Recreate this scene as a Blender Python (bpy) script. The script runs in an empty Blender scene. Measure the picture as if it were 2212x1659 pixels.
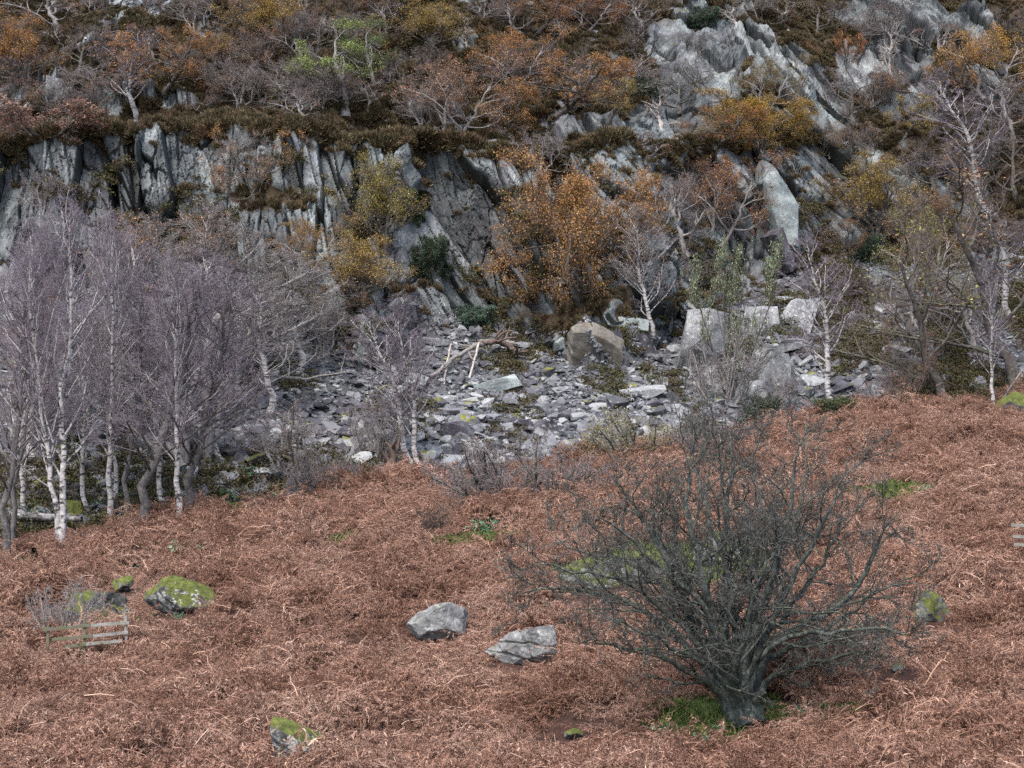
import bpy, math
import numpy as np
from mathutils import Vector, Euler, Matrix
from mathutils.bvhtree import BVHTree

scene = bpy.context.scene
R = math.radians
# ------------------------------------------------------------------ camera
PITCH = R(5.0)
cam_d = bpy.data.cameras.new('camera')
cam_d.sensor_width = 36.0
cam_d.lens = 18.0 / math.tan(R(15.0))
cam_d.clip_end = 1500.0
cam = bpy.data.objects.new('camera', cam_d)
scene.collection.objects.link(cam)
cam.location = (0, 0, 0)
cam.rotation_euler = (R(90) + PITCH, 0, 0)
scene.camera = cam
# ------------------------------------------------------------------ light: overcast day
SUN_EL, SUN_AZ = R(58), R(205)          # azimuth clockwise from +Y
world = bpy.data.worlds.new('World')
scene.world = world
world.use_nodes = True
wn = world.node_tree
sky = wn.nodes.new('ShaderNodeTexSky')
sky.sky_type = 'NISHITA'
sky.sun_disc = False
sky.sun_elevation = SUN_EL
sky.sun_rotation = SUN_AZ
sky.air_density = 1.0
sky.dust_density = 3.0
wn.links.new(sky.outputs[0], wn.nodes['Background'].inputs['Color'])
wn.nodes['Background'].inputs['Strength'].default_value = 0.13
sun_d = bpy.data.lights.new('sun', 'SUN')
sun_d.energy = 1.5
sun_d.angle = R(22)
sun_d.color = (1.0, 0.95, 0.9)
sun = bpy.data.objects.new('sun', sun_d)
scene.collection.objects.link(sun)
sd = Vector((math.sin(SUN_AZ) * math.cos(SUN_EL), math.cos(SUN_AZ) * math.cos(SUN_EL), math.sin(SUN_EL)))
sun.rotation_euler = sd.to_track_quat('Z', 'Y').to_euler()
scene.view_settings.view_transform = 'Standard'
scene.view_settings.look = 'None'
scene.view_settings.exposure = 1.4
scene.view_settings.gamma = 1.0
scene.cycles.max_bounces = 4
scene.cycles.diffuse_bounces = 3
scene.cycles.glossy_bounces = 1
scene.cycles.transmission_bounces = 2
scene.cycles.use_denoising = False

# ------------------------------------------------------------------ helpers
F = 512 / math.tan(R(15.0))
K = 1024 / 2212.0                       # photo survey units to picture units


def ray(dx, dy):
    u, v = (dx * K - 512) / F, (384 - dy * K) / F
    y = math.cos(PITCH) - math.sin(PITCH) * v
    z = math.sin(PITCH) + math.cos(PITCH) * v
    return u / y, z / y                 # x and z per metre of depth


def at(dx, dy, Y):
    a, b = ray(dx, dy)
    return Vector((a * Y, Y, b * Y))


def project(x, y, z):
    c, s = math.cos(PITCH), math.sin(PITCH)
    d = y * c + z * s
    v = (-y * s + z * c) / d
    return (x / d * F + 512) / K, (384 - v * F) / K


def hash2(i, j, seed):
    h = (i.astype(np.int64) * 374761393 + j.astype(np.int64) * 668265263 + seed * 1274126177) & 0x7fffffff
    h = ((h ^ (h >> 13)) * 1274126177) & 0x7fffffff
    h = (h ^ (h >> 16)) & 0x7fffffff
    h = (h * 2246822519) & 0x7fffffff
    h = h ^ (h >> 15)
    return (h & 0xffffff) / float(0xffffff)


def vnoise(x, y, seed=0):
    x, y = np.asarray(x, float), np.asarray(y, float)
    i, j = np.floor(x), np.floor(y)
    fx, fy = x - i, y - j
    fx, fy = fx * fx * (3 - 2 * fx), fy * fy * (3 - 2 * fy)
    a, b = hash2(i, j, seed), hash2(i + 1, j, seed)
    c, d = hash2(i, j + 1, seed), hash2(i + 1, j + 1, seed)
    return (a + (b - a) * fx) * (1 - fy) + (c + (d - c) * fx) * fy - 0.5


def fbm(x, y, seed=0, octaves=4, gain=0.5):
    s, a, f = 0.0, 1.0, 1.0
    for o in range(octaves):
        s = s + a * vnoise(x * f + 17.3 * o, y * f - 9.1 * o, seed + o)
        a *= gain
        f *= 2.03
    return s


def worley(a, b, seed):
    ia, ib = np.floor(a), np.floor(b)
    f1 = np.full(a.shape, 9.0)
    f2 = np.full(a.shape, 9.0)
    rid = [np.zeros(a.shape) for _ in range(3)]
    da, db = np.zeros(a.shape), np.zeros(a.shape)
    for p in (-1, 0, 1):
        for q in (-1, 0, 1):
            ca, cb = ia + p, ib + q
            ox, oy = hash2(ca, cb, seed), hash2(ca, cb, seed + 1)
            ea, eb = a - ca - 0.1 - 0.8 * ox, b - cb - 0.1 - 0.8 * oy
            d = np.abs(ea) * 1.0 + np.abs(eb) * 0.75
            near = d < f1
            f2 = np.where(near, f1, np.minimum(f2, d))
            f1 = np.where(near, d, f1)
            da, db = np.where(near, ea, da), np.where(near, eb, db)
            for k in range(3):
                rid[k] = np.where(near, hash2(ca, cb, seed + 2 + k), rid[k])
    return f1, f2, rid, da, db


def smooth(e0, e1, x):
    t = np.clip((x - e0) / (e1 - e0), 0, 1)
    return t * t * (3 - 2 * t)


def mesh_from(name, verts, faces, smooth_shade=False, mats=None, mat_idx=None, attrs=None):
    """verts (N,3); faces: list of int arrays (M,3) or (M,4); mat_idx: one index per face array"""
    me = bpy.data.meshes.new(name)
    verts = np.asarray(verts, np.float32)
    faces = [np.asarray(f, np.int32) for f in faces if len(f)]
    tot = np.concatenate([np.full(len(f), f.shape[1], np.int32) for f in faces])
    loops = np.concatenate([f.ravel() for f in faces])
    start = np.concatenate([[0], np.cumsum(tot)[:-1]]).astype(np.int32)
    me.vertices.add(len(verts))
    me.vertices.foreach_set('co', verts.ravel())
    me.loops.add(len(loops))
    me.loops.foreach_set('vertex_index', loops)
    me.polygons.add(len(tot))
    me.polygons.foreach_set('loop_start', start)
    if mats:
        for m in mats:
            me.materials.append(m)
    if mat_idx is not None:
        me.polygons.foreach_set('material_index', np.concatenate([np.full(len(f), k, np.int32) for f, k in zip(faces, mat_idx)]))
    me.update(calc_edges=True)
    me.validate()
    me.polygons.foreach_set('use_smooth', np.full(len(me.polygons), bool(smooth_shade)))
    if attrs:
        for k, v in attrs.items():
            at_ = me.attributes.new(k, 'FLOAT', 'POINT')
            at_.data.foreach_set('value', np.asarray(v, np.float32).ravel())
    return me


def link(name, me, parent=None):
    o = bpy.data.objects.new(name, me)
    scene.collection.objects.link(o)
    if parent is not None:
        o.parent = parent
    return o


def tag(o, label=None, cat=None, group=None, kind=None):
    if cat and not kind:
        kind = 'thing'
    for k, v in (('label', label), ('category', cat), ('group', group), ('kind', kind)):
        if v:
            o[k] = v
    return o


def grid_faces(nr, nc):
    i = np.arange(nr - 1)[:, None] * nc + np.arange(nc - 1)[None, :]
    return np.stack([i, i + 1, i + nc + 1, i + nc], -1).reshape(-1, 4)


# ------------------------------------------------------------------ materials
class NT:
    def __init__(s, name):
        s.m = bpy.data.materials.new(name)
        s.m.use_nodes = True
        s.t = s.m.node_tree
        s.b = s.t.nodes['Principled BSDF']
        s.b.inputs['Roughness'].default_value = 0.85
        s.b.inputs['Specular IOR Level'].default_value = 0.25

    def n(s, typ, **kw):
        o = s.t.nodes.new(typ)
        for k, v in kw.items():
            if k in o.bl_rna.properties:
                setattr(o, k, v)
            else:
                o.inputs[k].default_value = v
        return o

    def l(s, a, b):
        s.t.links.new(a, b)

    def put(s, sock, v):
        if hasattr(v, 'is_output'):
            s.l(v, sock)
        elif isinstance(v, (int, float)) and sock.type == 'RGBA':
            sock.default_value = (v, v, v, 1)
        elif isinstance(v, tuple) and sock.type == 'RGBA':
            sock.default_value = (*v[:3], 1)
        else:
            sock.default_value = v

    def mix(s, f, a, b, mode='MIX'):
        o = s.n('ShaderNodeMix', data_type='RGBA', blend_type=mode)
        s.put(o.inputs[0], f)
        s.put(o.inputs[6], a)
        s.put(o.inputs[7], b)
        return o.outputs[2]

    def math(s, op, a, b=0.0, c=0.0):
        o = s.n('ShaderNodeMath', operation=op)
        s.put(o.inputs[0], a)
        s.put(o.inputs[1], b)
        s.put(o.inputs[2], c)
        return o.outputs[0]

    def ramp(s, f, stops, interp='LINEAR'):
        o = s.n('ShaderNodeValToRGB')
        e = o.color_ramp.elements
        o.color_ramp.interpolation = interp
        while len(e) < len(stops):
            e.new(0.5)
        for q, (p, c) in zip(e, stops):
            q.position = p
            q.color = (*c, 1) if isinstance(c, tuple) else (c, c, c, 1)
        s.put(o.inputs[0], f)
        return o.outputs[0]

    def step(s, f, a, b):
        o = s.n('ShaderNodeMapRange', interpolation_type='SMOOTHSTEP')
        s.put(o.inputs[0], f)
        o.inputs[1].default_value, o.inputs[2].default_value = a, b
        return o.outputs[0]

    def noise(s, vec, scale, detail=4, rough=0.6, dist=0.0):
        o = s.n('ShaderNodeTexNoise', Scale=scale, Detail=detail, Roughness=rough, Distortion=dist)
        if vec is not None:
            s.l(vec, o.inputs['Vector'])
        return o.outputs[0]

    def scaled(s, vec, sc, rot=(0, 0, 0)):
        o = s.n('ShaderNodeMapping')
        o.inputs['Scale'].default_value = sc
        o.inputs['Rotation'].default_value = rot
        s.l(vec, o.inputs['Vector'])
        return o.outputs[0]

    def attr(s, name):
        return s.n('ShaderNodeAttribute', attribute_name=name).outputs['Fac']

    def pos(s):
        return s.n('ShaderNodeNewGeometry').outputs['Position']

    def normal_z(s):
        o = s.n('ShaderNodeSeparateXYZ')
        s.l(s.n('ShaderNodeNewGeometry').outputs['Normal'], o.inputs[0])
        return o.outputs[2]

    def island(s):
        return s.n('ShaderNodeNewGeometry').outputs['Random Per Island']

    def objrand(s):
        return s.n('ShaderNodeObjectInfo').outputs['Random']

    def objcolor(s):
        return s.n('ShaderNodeObjectInfo').outputs['Color']

    def objcoord(s):
        """object coordinates shifted by the object's own random number"""
        c = s.n('ShaderNodeTexCoord').outputs['Object']
        o = s.n('ShaderNodeVectorMath', operation='ADD')
        s.l(c, o.inputs[0])
        m = s.math('MULTIPLY', s.objrand(), 57.0)
        s.l(m, o.inputs[1])
        return o.outputs[0]

    def out(s, col, bump=None, strength=0.4, dist=0.05):
        s.put(s.b.inputs['Base Color'], col)
        if bump is not None:
            o = s.n('ShaderNodeBump', Strength=strength, Distance=dist)
            s.l(bump, o.inputs['Height'])
            s.l(o.outputs[0], s.b.inputs['Normal'])
        return s.m


def rock_colour(nt, vec, dark, light, tint, lichen, big=0.5):
    """slate: blotched grey with rusty and purple stains and pale lichen"""
    a = nt.noise(vec, big, 6, 0.65, 0.3)
    c = nt.ramp(a, [(0.36, dark), (0.64, light)])
    st = nt.step(nt.noise(nt.scaled(vec, (1, 1, 0.5)), big * 1.7, 4, 0.6), 0.5, 0.68)
    c = nt.mix(nt.math('MULTIPLY', st, 0.75), c, tint)
    fine = nt.noise(vec, 9.0, 5, 0.75)
    c = nt.mix(0.6, c, nt.ramp(fine, [(0.3, 0.25), (0.7, 0.8)]), 'OVERLAY')
    li = nt.step(nt.noise(vec, 5.5, 6, 0.7), 0.62 - 0.1 * lichen, 0.68 - 0.08 * lichen)
    zone = nt.step(nt.noise(vec, 0.8, 3, 0.5), 0.4, 0.6)
    li = nt.math('MULTIPLY', li, nt.math('MULTIPLY', zone, min(1.0, 0.55 + lichen * 0.4)))
    c = nt.mix(li, c, (0.47, 0.48, 0.46))
    return c, fine


def rock_mat(name, dark, light, tint, lichen, moss=0.0, big=0.9):
    nt = NT(name)
    v = nt.objcoord()
    c, fine = rock_colour(nt, v, dark, light, tint, lichen, big)
    if moss:
        n = nt.math('ADD', nt.normal_z(), nt.math('MULTIPLY', nt.noise(v, 2.2, 4, 0.6), 1.5))
        f = nt.step(n, 1.75 - moss, 1.95 - moss)
        mc = nt.ramp(nt.noise(v, 6.0, 4, 0.7), [(0.3, (0.035, 0.045, 0.012)), (0.5, (0.085, 0.10, 0.022)), (0.75, (0.19, 0.19, 0.05))])
        c = nt.mix(f, c, mc)
    return nt.out(c, fine, 0.7, 0.05)
# ------------------------------------------------------------------ the lie of the land (survey lines)
def line_from(pts):
    p = np.array([at(dx, dy, Y) for dx, dy, Y in pts])
    return p[np.argsort(p[:, 0])]


def line_at(line, x):
    x = np.asarray(x, float)
    lx = line[:, 0]
    return np.interp(x, lx, line[:, 1]), np.interp(x, lx, line[:, 2])


L_END = line_from([(-700, 1190, 84), (0, 1165, 88), (300, 1135, 91), (430, 1105, 95), (600, 1078, 98), (900, 1052, 101), (1080, 1030, 102), (1300, 1003, 103.5),
                   (1510, 962, 104.5), (1650, 936, 105.2), (1840, 903, 106.5), (2010, 888, 107.5), (2212, 878, 108), (2900, 860, 110)])
L_FOOT = line_from([(-700, 640, 113), (0, 627, 116), (390, 640, 116.5), (560, 690, 115), (700, 760, 112.5), (810, 785, 112), (900, 712, 117), (1050, 702, 118.5),
                    (1200, 760, 115), (1310, 800, 113.5), (1400, 762, 115), (1500, 700, 119.5), (1700, 592, 126), (1900, 566, 127.5), (2212, 583, 127), (2900, 600, 127)])
L_TOP = line_from([(-700, 350, 119), (0, 328, 120), (100, 302, 120.5), (330, 287, 121.5), (520, 270, 121.5), (700, 266, 121.5), (870, 287, 122), (980, 303, 122.5), (1130, 322, 122.5),
                   (1300, 320, 124), (1470, 311, 127), (1650, 300, 131), (1840, 292, 136), (2212, 281, 138), (2900, 275, 139)])


def profile(x):
    """control points of the hill's section at x: (Y, z) from the field's end to the skyline"""
    x = np.asarray(x, float)
    ye, ze = line_at(L_END, x * 1.0)
    yf, zf = line_at(L_FOOT, x)
    yt, zt = line_at(L_TOP, x)
    zt = zt + 0.9 * fbm(x / 5.0, x * 0, 201, 3)
    yt = yt + 1.6 * fbm(x / 6.5, x * 0 + 3, 207, 3)
    yf = yf + 2.2 * fbm(x / 5.5, x * 0 + 7, 211, 3)
    ledge = 3.2 - 2.2 * smooth(10, 20, x)
    yl, zl = yt + ledge, zt + 0.45 + 0.6 * smooth(10, 20, x)
    yu, zu = yl + 62, zl + 62 * 1.06
    Y = np.stack([ye - 0.4, yf, yt, yl, yu], -1)
    Z = np.stack([ze - 0.1, zf, zt, zl, zu], -1)
    return Y, Z


def field_base(x, Y):
    ye, ze = line_at(L_END, x)
    # sections across the field, from below the camera up to its end
    ky = [-30.0, 20.0, 36.0, 44.0, 61.0, 80.0]
    kz = [(-7.2, -7.2, -7.0), (-6.2, -6.2, -6.0), (-5.55, -5.5, -5.1), (-5.0, -4.9, -4.25), (-3.4, -2.75, -0.5), (-0.55, 1.15, 3.4)]
    half = np.array([20, 10, 10, 12.0, 17.0, 22.0])
    zz = []
    for h, k in zip(half, kz):
        t = np.clip(x / h, -2.5, 2.5)
        zz.append(np.where(t < 0, k[1] + (k[0] - k[1]) * -t, k[1] + (k[2] - k[1]) * t))
    z = zz[0]
    for i in range(1, len(ky)):
        t = np.clip((Y - ky[i - 1]) / (ky[i] - ky[i - 1]), 0, 1)
        z = np.where(Y >= ky[i - 1], zz[i - 1] + (zz[i] - zz[i - 1]) * t, z)
    t = np.clip((Y - ky[-1]) / (ye - ky[-1]), 0, 1.3)
    return np.where(Y >= ky[-1], zz[-1] + (ze - zz[-1]) * t, z)


def field_z(x, Y):
    return field_base(x, Y) + 0.8 * fbm(x / 4.6, Y / 4.6, 11, 3, 0.55) + 0.22 * fbm(x / 1.5, Y / 1.5, 15, 2)


# --- field mesh
GRASS = [(1560, 1515, 150, 26), (1760, 1535, 110, 24), (1850, 1520, 80, 14), (1640, 1600, 90, 22), (1500, 1560, 120, 34), (745, 1156, 55, 16), (1925, 1055, 110, 30), (920, 1497, 40, 12), (615, 1652, 60, 14),
         (2145, 1507, 45, 14), (375, 1215, 60, 14), (80, 1275, 70, 16), (870, 1410, 45, 14), (1440, 1200, 160, 46), (270, 1325, 60, 12), (1060, 1150, 70, 25), (2100, 1045, 110, 12), (1890, 1600, 50, 16), (60, 1215, 60, 25),
         (130, 1215, 40, 14), (1545, 1215, 130, 60), (1300, 1230, 150, 22), (1600, 1100, 200, 20), (500, 1090, 60, 14), (1960, 1080, 120, 14), (380, 1180, 30, 16), (1000, 1160, 60, 14)]


def grass_mask(px, py):
    g = np.zeros(np.shape(px))
    for cx, cy, a, b in GRASS:
        d = np.hypot((px - cx) / a, (py - cy) / (b * .8))
        g = np.maximum(g, 1 - smooth(0.35, 1.25, d))
    return np.clip(g + 1.0 * fbm(px / 34.0, py / 11.0, 55, 3) * (g > .01) + .16 * (g > .05), 0, 1)


xs = np.concatenate([np.linspace(-95, -34, 60)[:-1], np.linspace(-34, 34, 300), np.linspace(34, 95, 60)[1:]])
ts = np.concatenate([np.linspace(-30, 34, 40)[:-1], np.linspace(34, 100, 330)])
ye_, _ = line_at(L_END, xs)
X = np.broadcast_to(xs[None, :], (len(ts), len(xs)))
Yg = np.where(ts[:, None] <= 34, ts[:, None], 34 + (ts[:, None] - 34) / 66.0 * (ye_[None, :] + 1.0 - 34))
Zg = field_z(X, Yg)
P = np.stack([X, Yg, Zg], -1).reshape(-1, 3)
fpx, fpy = project(P[:, 0], np.maximum(P[:, 1], 5), P[:, 2])
fg = np.where(P[:, 1] > 30, grass_mask(fpx, fpy - 12), 0)
fg = np.clip(fg + 0.5 * fbm(P[:, 0] / 1.3, P[:, 1] / 1.3, 40, 3) * (fg > 0.02), 0, 1)

nt = NT('field_soil')
p_ = nt.pos()
soil = nt.ramp(nt.noise(p_, 3.0, 5, 0.7), [(0.3, (0.02, 0.011, 0.008)), (0.7, (0.07, 0.034, 0.023))])
grs = nt.ramp(nt.noise(p_, 2.2, 4, 0.7), [(0.3, (0.045, 0.07, 0.02)), (0.55, (0.10, 0.15, 0.03)), (0.75, (0.22, 0.22, 0.07))])
M_FIELD = nt.out(nt.mix(nt.step(nt.attr('grass'), 0.25, 0.6), soil, grs), nt.noise(p_, 9, 4, 0.7), 0.8, 0.08)
field = link('field', mesh_from('field', P, [grid_faces(len(ts), len(xs))], True, [M_FIELD], attrs={'grass': fg}))
tag(field, kind='structure')
bvh_field = BVHTree.FromPolygons(P.tolist(), grid_faces(len(ts), len(xs)).tolist())

# --- hillside mesh: scree foot, cliff, ledge, upper slope
xs = np.concatenate([np.linspace(-95, -42, 70)[:-1], np.arange(-42, 42, 0.075), np.linspace(42, 95, 70)])
seg = [(0, 1, 100), (1, 2, 215), (2, 3, 36), (3, 4, 430)]
rows = []
for a, b, n in seg:
    t = np.linspace(0, 1, n, endpoint=False)
    if a == 3:
        t = t ** 1.5
    rows += [(a, q) for q in t]
rows.append((3, 1.0))
Yc, Zc = profile(xs)
hy = np.stack([Yc[:, a] * (1 - q) + Yc[:, a + 1] * q for a, q in rows])
hz = np.stack([Zc[:, a] * (1 - q) + Zc[:, a + 1] * q for a, q in rows])
hx = np.broadcast_to(xs[None, :], hy.shape).copy()
# round off the kinks along each section
for _ in range(5):
    hy[1:-1] = 0.25 * hy[:-2] + 0.5 * hy[1:-1] + 0.25 * hy[2:]
    hz[1:-1] = 0.25 * hz[:-2] + 0.5 * hz[1:-1] + 0.25 * hz[2:]
hs = np.concatenate([np.zeros((1, len(xs))), np.cumsum(np.hypot(np.diff(hy, axis=0), np.diff(hz, axis=0)), axis=0)])
s0 = hs[[i for i, r_ in enumerate(rows) if r_[0] == 1][0]]
hs = hs - s0[None, :]                   # slope length measured from the cliff foot
PX, PY = project(hx, hy, hz)
part = np.array([r_[0] + r_[1] for r_ in rows])[:, None] + np.zeros_like(hx)

# section normal (y,z) from a wide smoothing so that detail displaces along one direction
ty, tz = np.gradient(hy, axis=0), np.gradient(hz, axis=0)
for _ in range(12):
    ty[1:-1] = (ty[:-2] + ty[1:-1] * 2 + ty[2:]) / 4
    tz[1:-1] = (tz[:-2] + tz[1:-1] * 2 + tz[2:]) / 4
ln = np.hypot(ty, tz)
ny_, nz_ = -tz / ln, ty / ln
# keep some of the outward push horizontal over the ledge
cliffy = smooth(0.93, 1.06, part) * (1 - smooth(1.96, 2.06, part))

ROCKS = [(110, 190, 26, 42, 1), (195, 218, 90, 18, .9), (365, 218, 60, 22, 1), (255, 215, 45, 22, .8), (300, 10, 90, 22, .7), (900, 235, 25, 22, .8), (975, 240, 22, 20, .8), (1000, 90, 35, 22, .7),
         (1330, 285, 80, 26, 1), (1250, 285, 60, 22, .9), (1450, 100, 60, 50, .9), (1490, 80, 50, 60, 1), (1560, 100, 60, 60, 1), (1620, 105, 60, 50, 1), (1680, 150, 60, 50, 1), (1740, 205, 60, 50, 1), (1790, 250, 60, 50, .9),
         (1880, 35, 90, 45, .9), (1990, 60, 60, 40, .8), (2100, 60, 60, 45, 1), (1960, 130, 60, 50, .9), (2000, 190, 40, 40, .8), (1480, 180, 70, 60, .8), (1560, 190, 50, 50, .7), (1900, 110, 50, 50, .7), (1430, 230, 45, 60, .8),
         (1520, 260, 60, 60, .7), (1950, 230, 50, 30, .6), (1850, 330, 60, 45, .8), (1770, 330, 60, 50, .7), (1960, 390, 70, 50, .7), (2080, 390, 70, 60, .8), (2140, 170, 60, 60, .6), (1700, 440, 90, 110, 1), (1650, 330, 60, 40, .6),
         (1560, 560, 90, 80, .9), (1500, 600, 60, 80, .8), (1830, 480, 60, 50, .5), (1470, 400, 90, 100, .8), (20, 215, 40, 40, .8), (680, 60, 40, 30, .5), (1200, 250, 40, 30, .5), (1030, 5, 40, 12, .8), (1500, 5, 40, 12, 1),
         (1400, 270, 60, 50, .8), (1310, 130, 40, 25, .4), (450, 60, 50, 24, .5), (230, 200, 40, 30, .6), (640, 235, 60, 14, .5), (1840, 160, 50, 60, .6)]
rk = np.zeros_like(hx)
for cx, cy, a, b, w in ROCKS:
    rk = np.maximum(rk, w * (1 - smooth(0.6, 1.35, np.hypot((PX - cx) / a, (PY - cy) / b))))
wild = smooth(0.02, 0.28, fbm(hx / 3.4, hs / 3.4, 71, 3)) * (0.45 + 0.12 * smooth(8, 20, hx))
up = smooth(2.0, 2.2, part)
right = smooth(14, 19, hx)
face = (1 - right) + right * np.clip(rk * 0.8 + wild, 0, 1)
face = face * (1 - 0.85 * (1 - smooth(0.6, 1.4, np.hypot((PX - 600 + 60 * vnoise(hx / 1.5, hs / 1.5, 301)) / 100, (PY - 445 + 60 * fbm(hx / 1.7, hs / 1.7, 303, 3)) / 32))))      # scrubby bay below the bare oak
face = face * (1 - 0.8 * (1 - smooth(0.5, 1.3, np.hypot((PX - 1250) / 170, (PY - 660 + 70 * fbm(hx / 1.7, hs / 1.7, 305, 3)) / 50))))
face = face * (1 - 0.5 * (1 - smooth(0.5, 1.3, np.hypot((PX - 720) / 120, (PY - 590) / 90))))
rock = np.where(part >= 2, np.clip(np.maximum(rk, wild * 0.75), 0, 1) * up, face * cliffy)
rock = np.clip(rock + 0.25 * fbm(hx / 1.1, hs / 1.1, 75, 3) * (rock > 0.03) * (rock < 0.97), 0, 1)

# leaning slabs: cells stretched along the cleavage, each with its own tilted face
lean = 0.18 + 0.34 * smooth(-16, -2, hx) + 0.22 * smooth(12, 24, hx)
a_ = hx + lean * (hs - 6.0) + 0.12 * fbm(hx / 5.0, hs / 5.0, 5, 2)
d = np.zeros_like(hx)
crack = np.zeros_like(hx)
slab = np.zeros_like(hx)
for wd, lg, amp, ga, gs, seed in ((3.4, 9.5, 1.35, 0.6, 0.14, 101), (1.5, 5.0, 0.62, 0.65, 0.26, 131), (0.6, 1.35, 0.24, 0.6, 0.4, 151), (0.25, 0.5, 0.085, 0.45, 0.45, 171)):
    f1, f2, rid, ea, eb = worley(a_ / wd, hs / lg + 3.1 * vnoise(hx / wd / 2, hx * 0, seed + 9), seed)
    shat = 1.0 if wd > 1.5 else 0.25 + 1.1 * smooth(-.12, .2, fbm(hx / 3.0, hs / 4.0, seed + 20, 2))
    amp = amp * shat
    d += amp * ((rid[0] - 0.5) * 2 + ea * (ga * 2 * (rid[1] - 0.35) * 2) + eb * gs * 2 * (rid[2] - 0.5) * 3)
    slab += (rid[2] - 0.5) * (0.5 if wd > 3 else 0.9 if wd > 1 else 0.45)
    ck = 1 - smooth(0.0, 0.10, f2 - f1)
    d -= amp * 0.35 * ck
    crack = np.maximum(crack, ck * np.minimum(1, amp * 2.2))
soft = 0.6 * fbm(hx / 2.2, hs / 2.2, 31, 4) + 0.25 * vnoise(hx / 0.5, hs / 0.5, 37) + 2.2 * fbm(hx / 7.5, hs / 4.0, 33, 2) * up
d = d * rock + soft * (1 - rock) * 0.8 + 0.03 * fbm(hx / 0.25, hs / 0.25, 45, 2) * rock
over = np.exp(-((part - 2.0) / 0.10) ** 2) * (1 - right)       # turf lip hanging over the edge
d = d * (1 - 0.7 * over) + over * (0.25 + 0.8 * fbm(hx / 2.2, hx * 0, 91, 3))
edge = smooth(0.0, 0.05, part) * (1 - smooth(3.9, 4.0, part))
d = d * edge
hx2, hy2, hz2 = hx, hy + ny_ * d, hz + nz_ * d
P = np.stack([hx2, hy2, hz2], -1)
du = np.gradient(P, axis=1)
dv = np.gradient(P, axis=0)
NRM = np.cross(du, dv)
NRM /= np.linalg.norm(NRM, axis=-1, keepdims=True) + 1e-9
screeness = 1 - smooth(0.98, 1.08, part)
mossm = screeness * (1 - smooth(0.18, 0.34, part)) * (1 - smooth(-12, -3, hx))
rock_a = np.where(part < 1.0, 1.0, rock)

nt = NT('hillside_rock_and_soil')
p_ = nt.pos()
pv = nt.scaled(p_, (1.0, 1.0, 0.35), (0, R(24), 0))
c, fine = rock_colour(nt, pv, (0.07, 0.078, 0.083), (0.215, 0.228, 0.232), (0.10, 0.088, 0.10), 0.35, 0.55)
grn = nt.step(nt.noise(p_, 0.22, 3, 0.5), 0.42, 0.62)
c = nt.mix(nt.math('MULTIPLY', grn, 0.3), c, (0.15, 0.185, 0.185))
sl = nt.attr('slab')
c = nt.mix(1.0, c, nt.ramp(sl, [(0.0, (.50, .50, .51)), (.5, (1.05, 1.06, 1.07)), (1.0, (1.5, 1.5, 1.47))]), 'MULTIPLY')
streak = nt.step(nt.noise(nt.scaled(pv, (1.6, 1.6, .22)), 1.5, 5, .7), .52, .66)
c = nt.mix(nt.math('MULTIPLY', streak, .5), c, (.07, .075, .08))
c = nt.mix(nt.math('MULTIPLY', nt.attr('crack'), 0.8), c, (0.03, 0.032, 0.03))
soil = nt.ramp(nt.noise(p_, 1.7, 5, 0.75), [(0.3, (0.022, 0.018, 0.012)), (0.55, (0.065, 0.045, 0.028)), (0.75, (0.12, 0.075, 0.04))])
led = nt.step(nt.math('ADD', nt.normal_z(), nt.math('MULTIPLY', nt.noise(p_, 1.3, 3), 0.6)), 1.0, 1.25)
mossc = nt.ramp(nt.noise(p_, 3.0, 4, 0.7), [(0.3, (0.03, 0.04, 0.012)), (0.7, (0.13, 0.14, 0.03))])
c = nt.mix(nt.math('MULTIPLY', led, nt.math('SUBTRACT', 1.0, nt.attr('scree'))), c, nt.mix(0.5, soil, mossc))
c = nt.mix(nt.step(nt.attr('rock'), 0.28, 0.5), soil, c)
c = nt.mix(nt.math('MULTIPLY', nt.attr('scree'), 0.7), c, (0.05, 0.05, 0.052))
c = nt.mix(nt.math('MULTIPLY', nt.step(nt.math('ADD', nt.attr('moss'), nt.noise(p_, 0.9, 3)), 0.85, 1.15), 0.9), c, mossc)
M_HILL = nt.out(c, fine, 0.9, 0.06)
hf = grid_faces(*hx.shape)
hill = link('hillside', mesh_from('hillside', P.reshape(-1, 3), [hf], False, [M_HILL],
            attrs={'rock': rock_a, 'scree': screeness, 'moss': mossm, 'crack': crack * rock, 'slab': np.clip(slab + .5, 0, 1)}))
tag(hill, kind='structure')
sub = P[::3, ::3]
bvh_hill = BVHTree.FromPolygons(sub.reshape(-1, 3).tolist(), grid_faces(*sub.shape[:2]).tolist())
HP, HN, HPART, HROCK, HPX, HPY, HD, HS = P, NRM, part, rock, PX, PY, d, hs


def spot(dx, dy, lift=0.0, lower=0.0):
    """the point of the ground seen at a survey position (of ground raised by lift)"""
    a, b = ray(dx, dy)
    dr = Vector((a, 1, b)).normalized()
    o = Vector((0, 0, -lift))
    best = None
    for t in (bvh_field, bvh_hill):
        h = t.ray_cast(o, dr)
        if h[0] is not None and h[0].y > 25 and (best is None or h[3] < best[3]):
            best = h
    if best is None:
        p = at(dx, dy, 140)
        return p, Vector((0, -0.7, 0.7))
    return best[0] - Vector((0, 0, lower)), best[1]


def ground_z(x, y):
    best = -99
    for t in (bvh_field, bvh_hill):
        h = t.ray_cast(Vector((x, y, 300)), Vector((0, 0, -1)))
        if h[0] is not None:
            best = max(best, h[0].z)
    return best


def metres(d_units, Y):
    return d_units * K * Y / F
# ------------------------------------------------------------------ ground cover that nobody could count
HIDDEN = bpy.data.collections.new('ground_cover_sources')      # never linked to the scene: only sources for scattering


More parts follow.
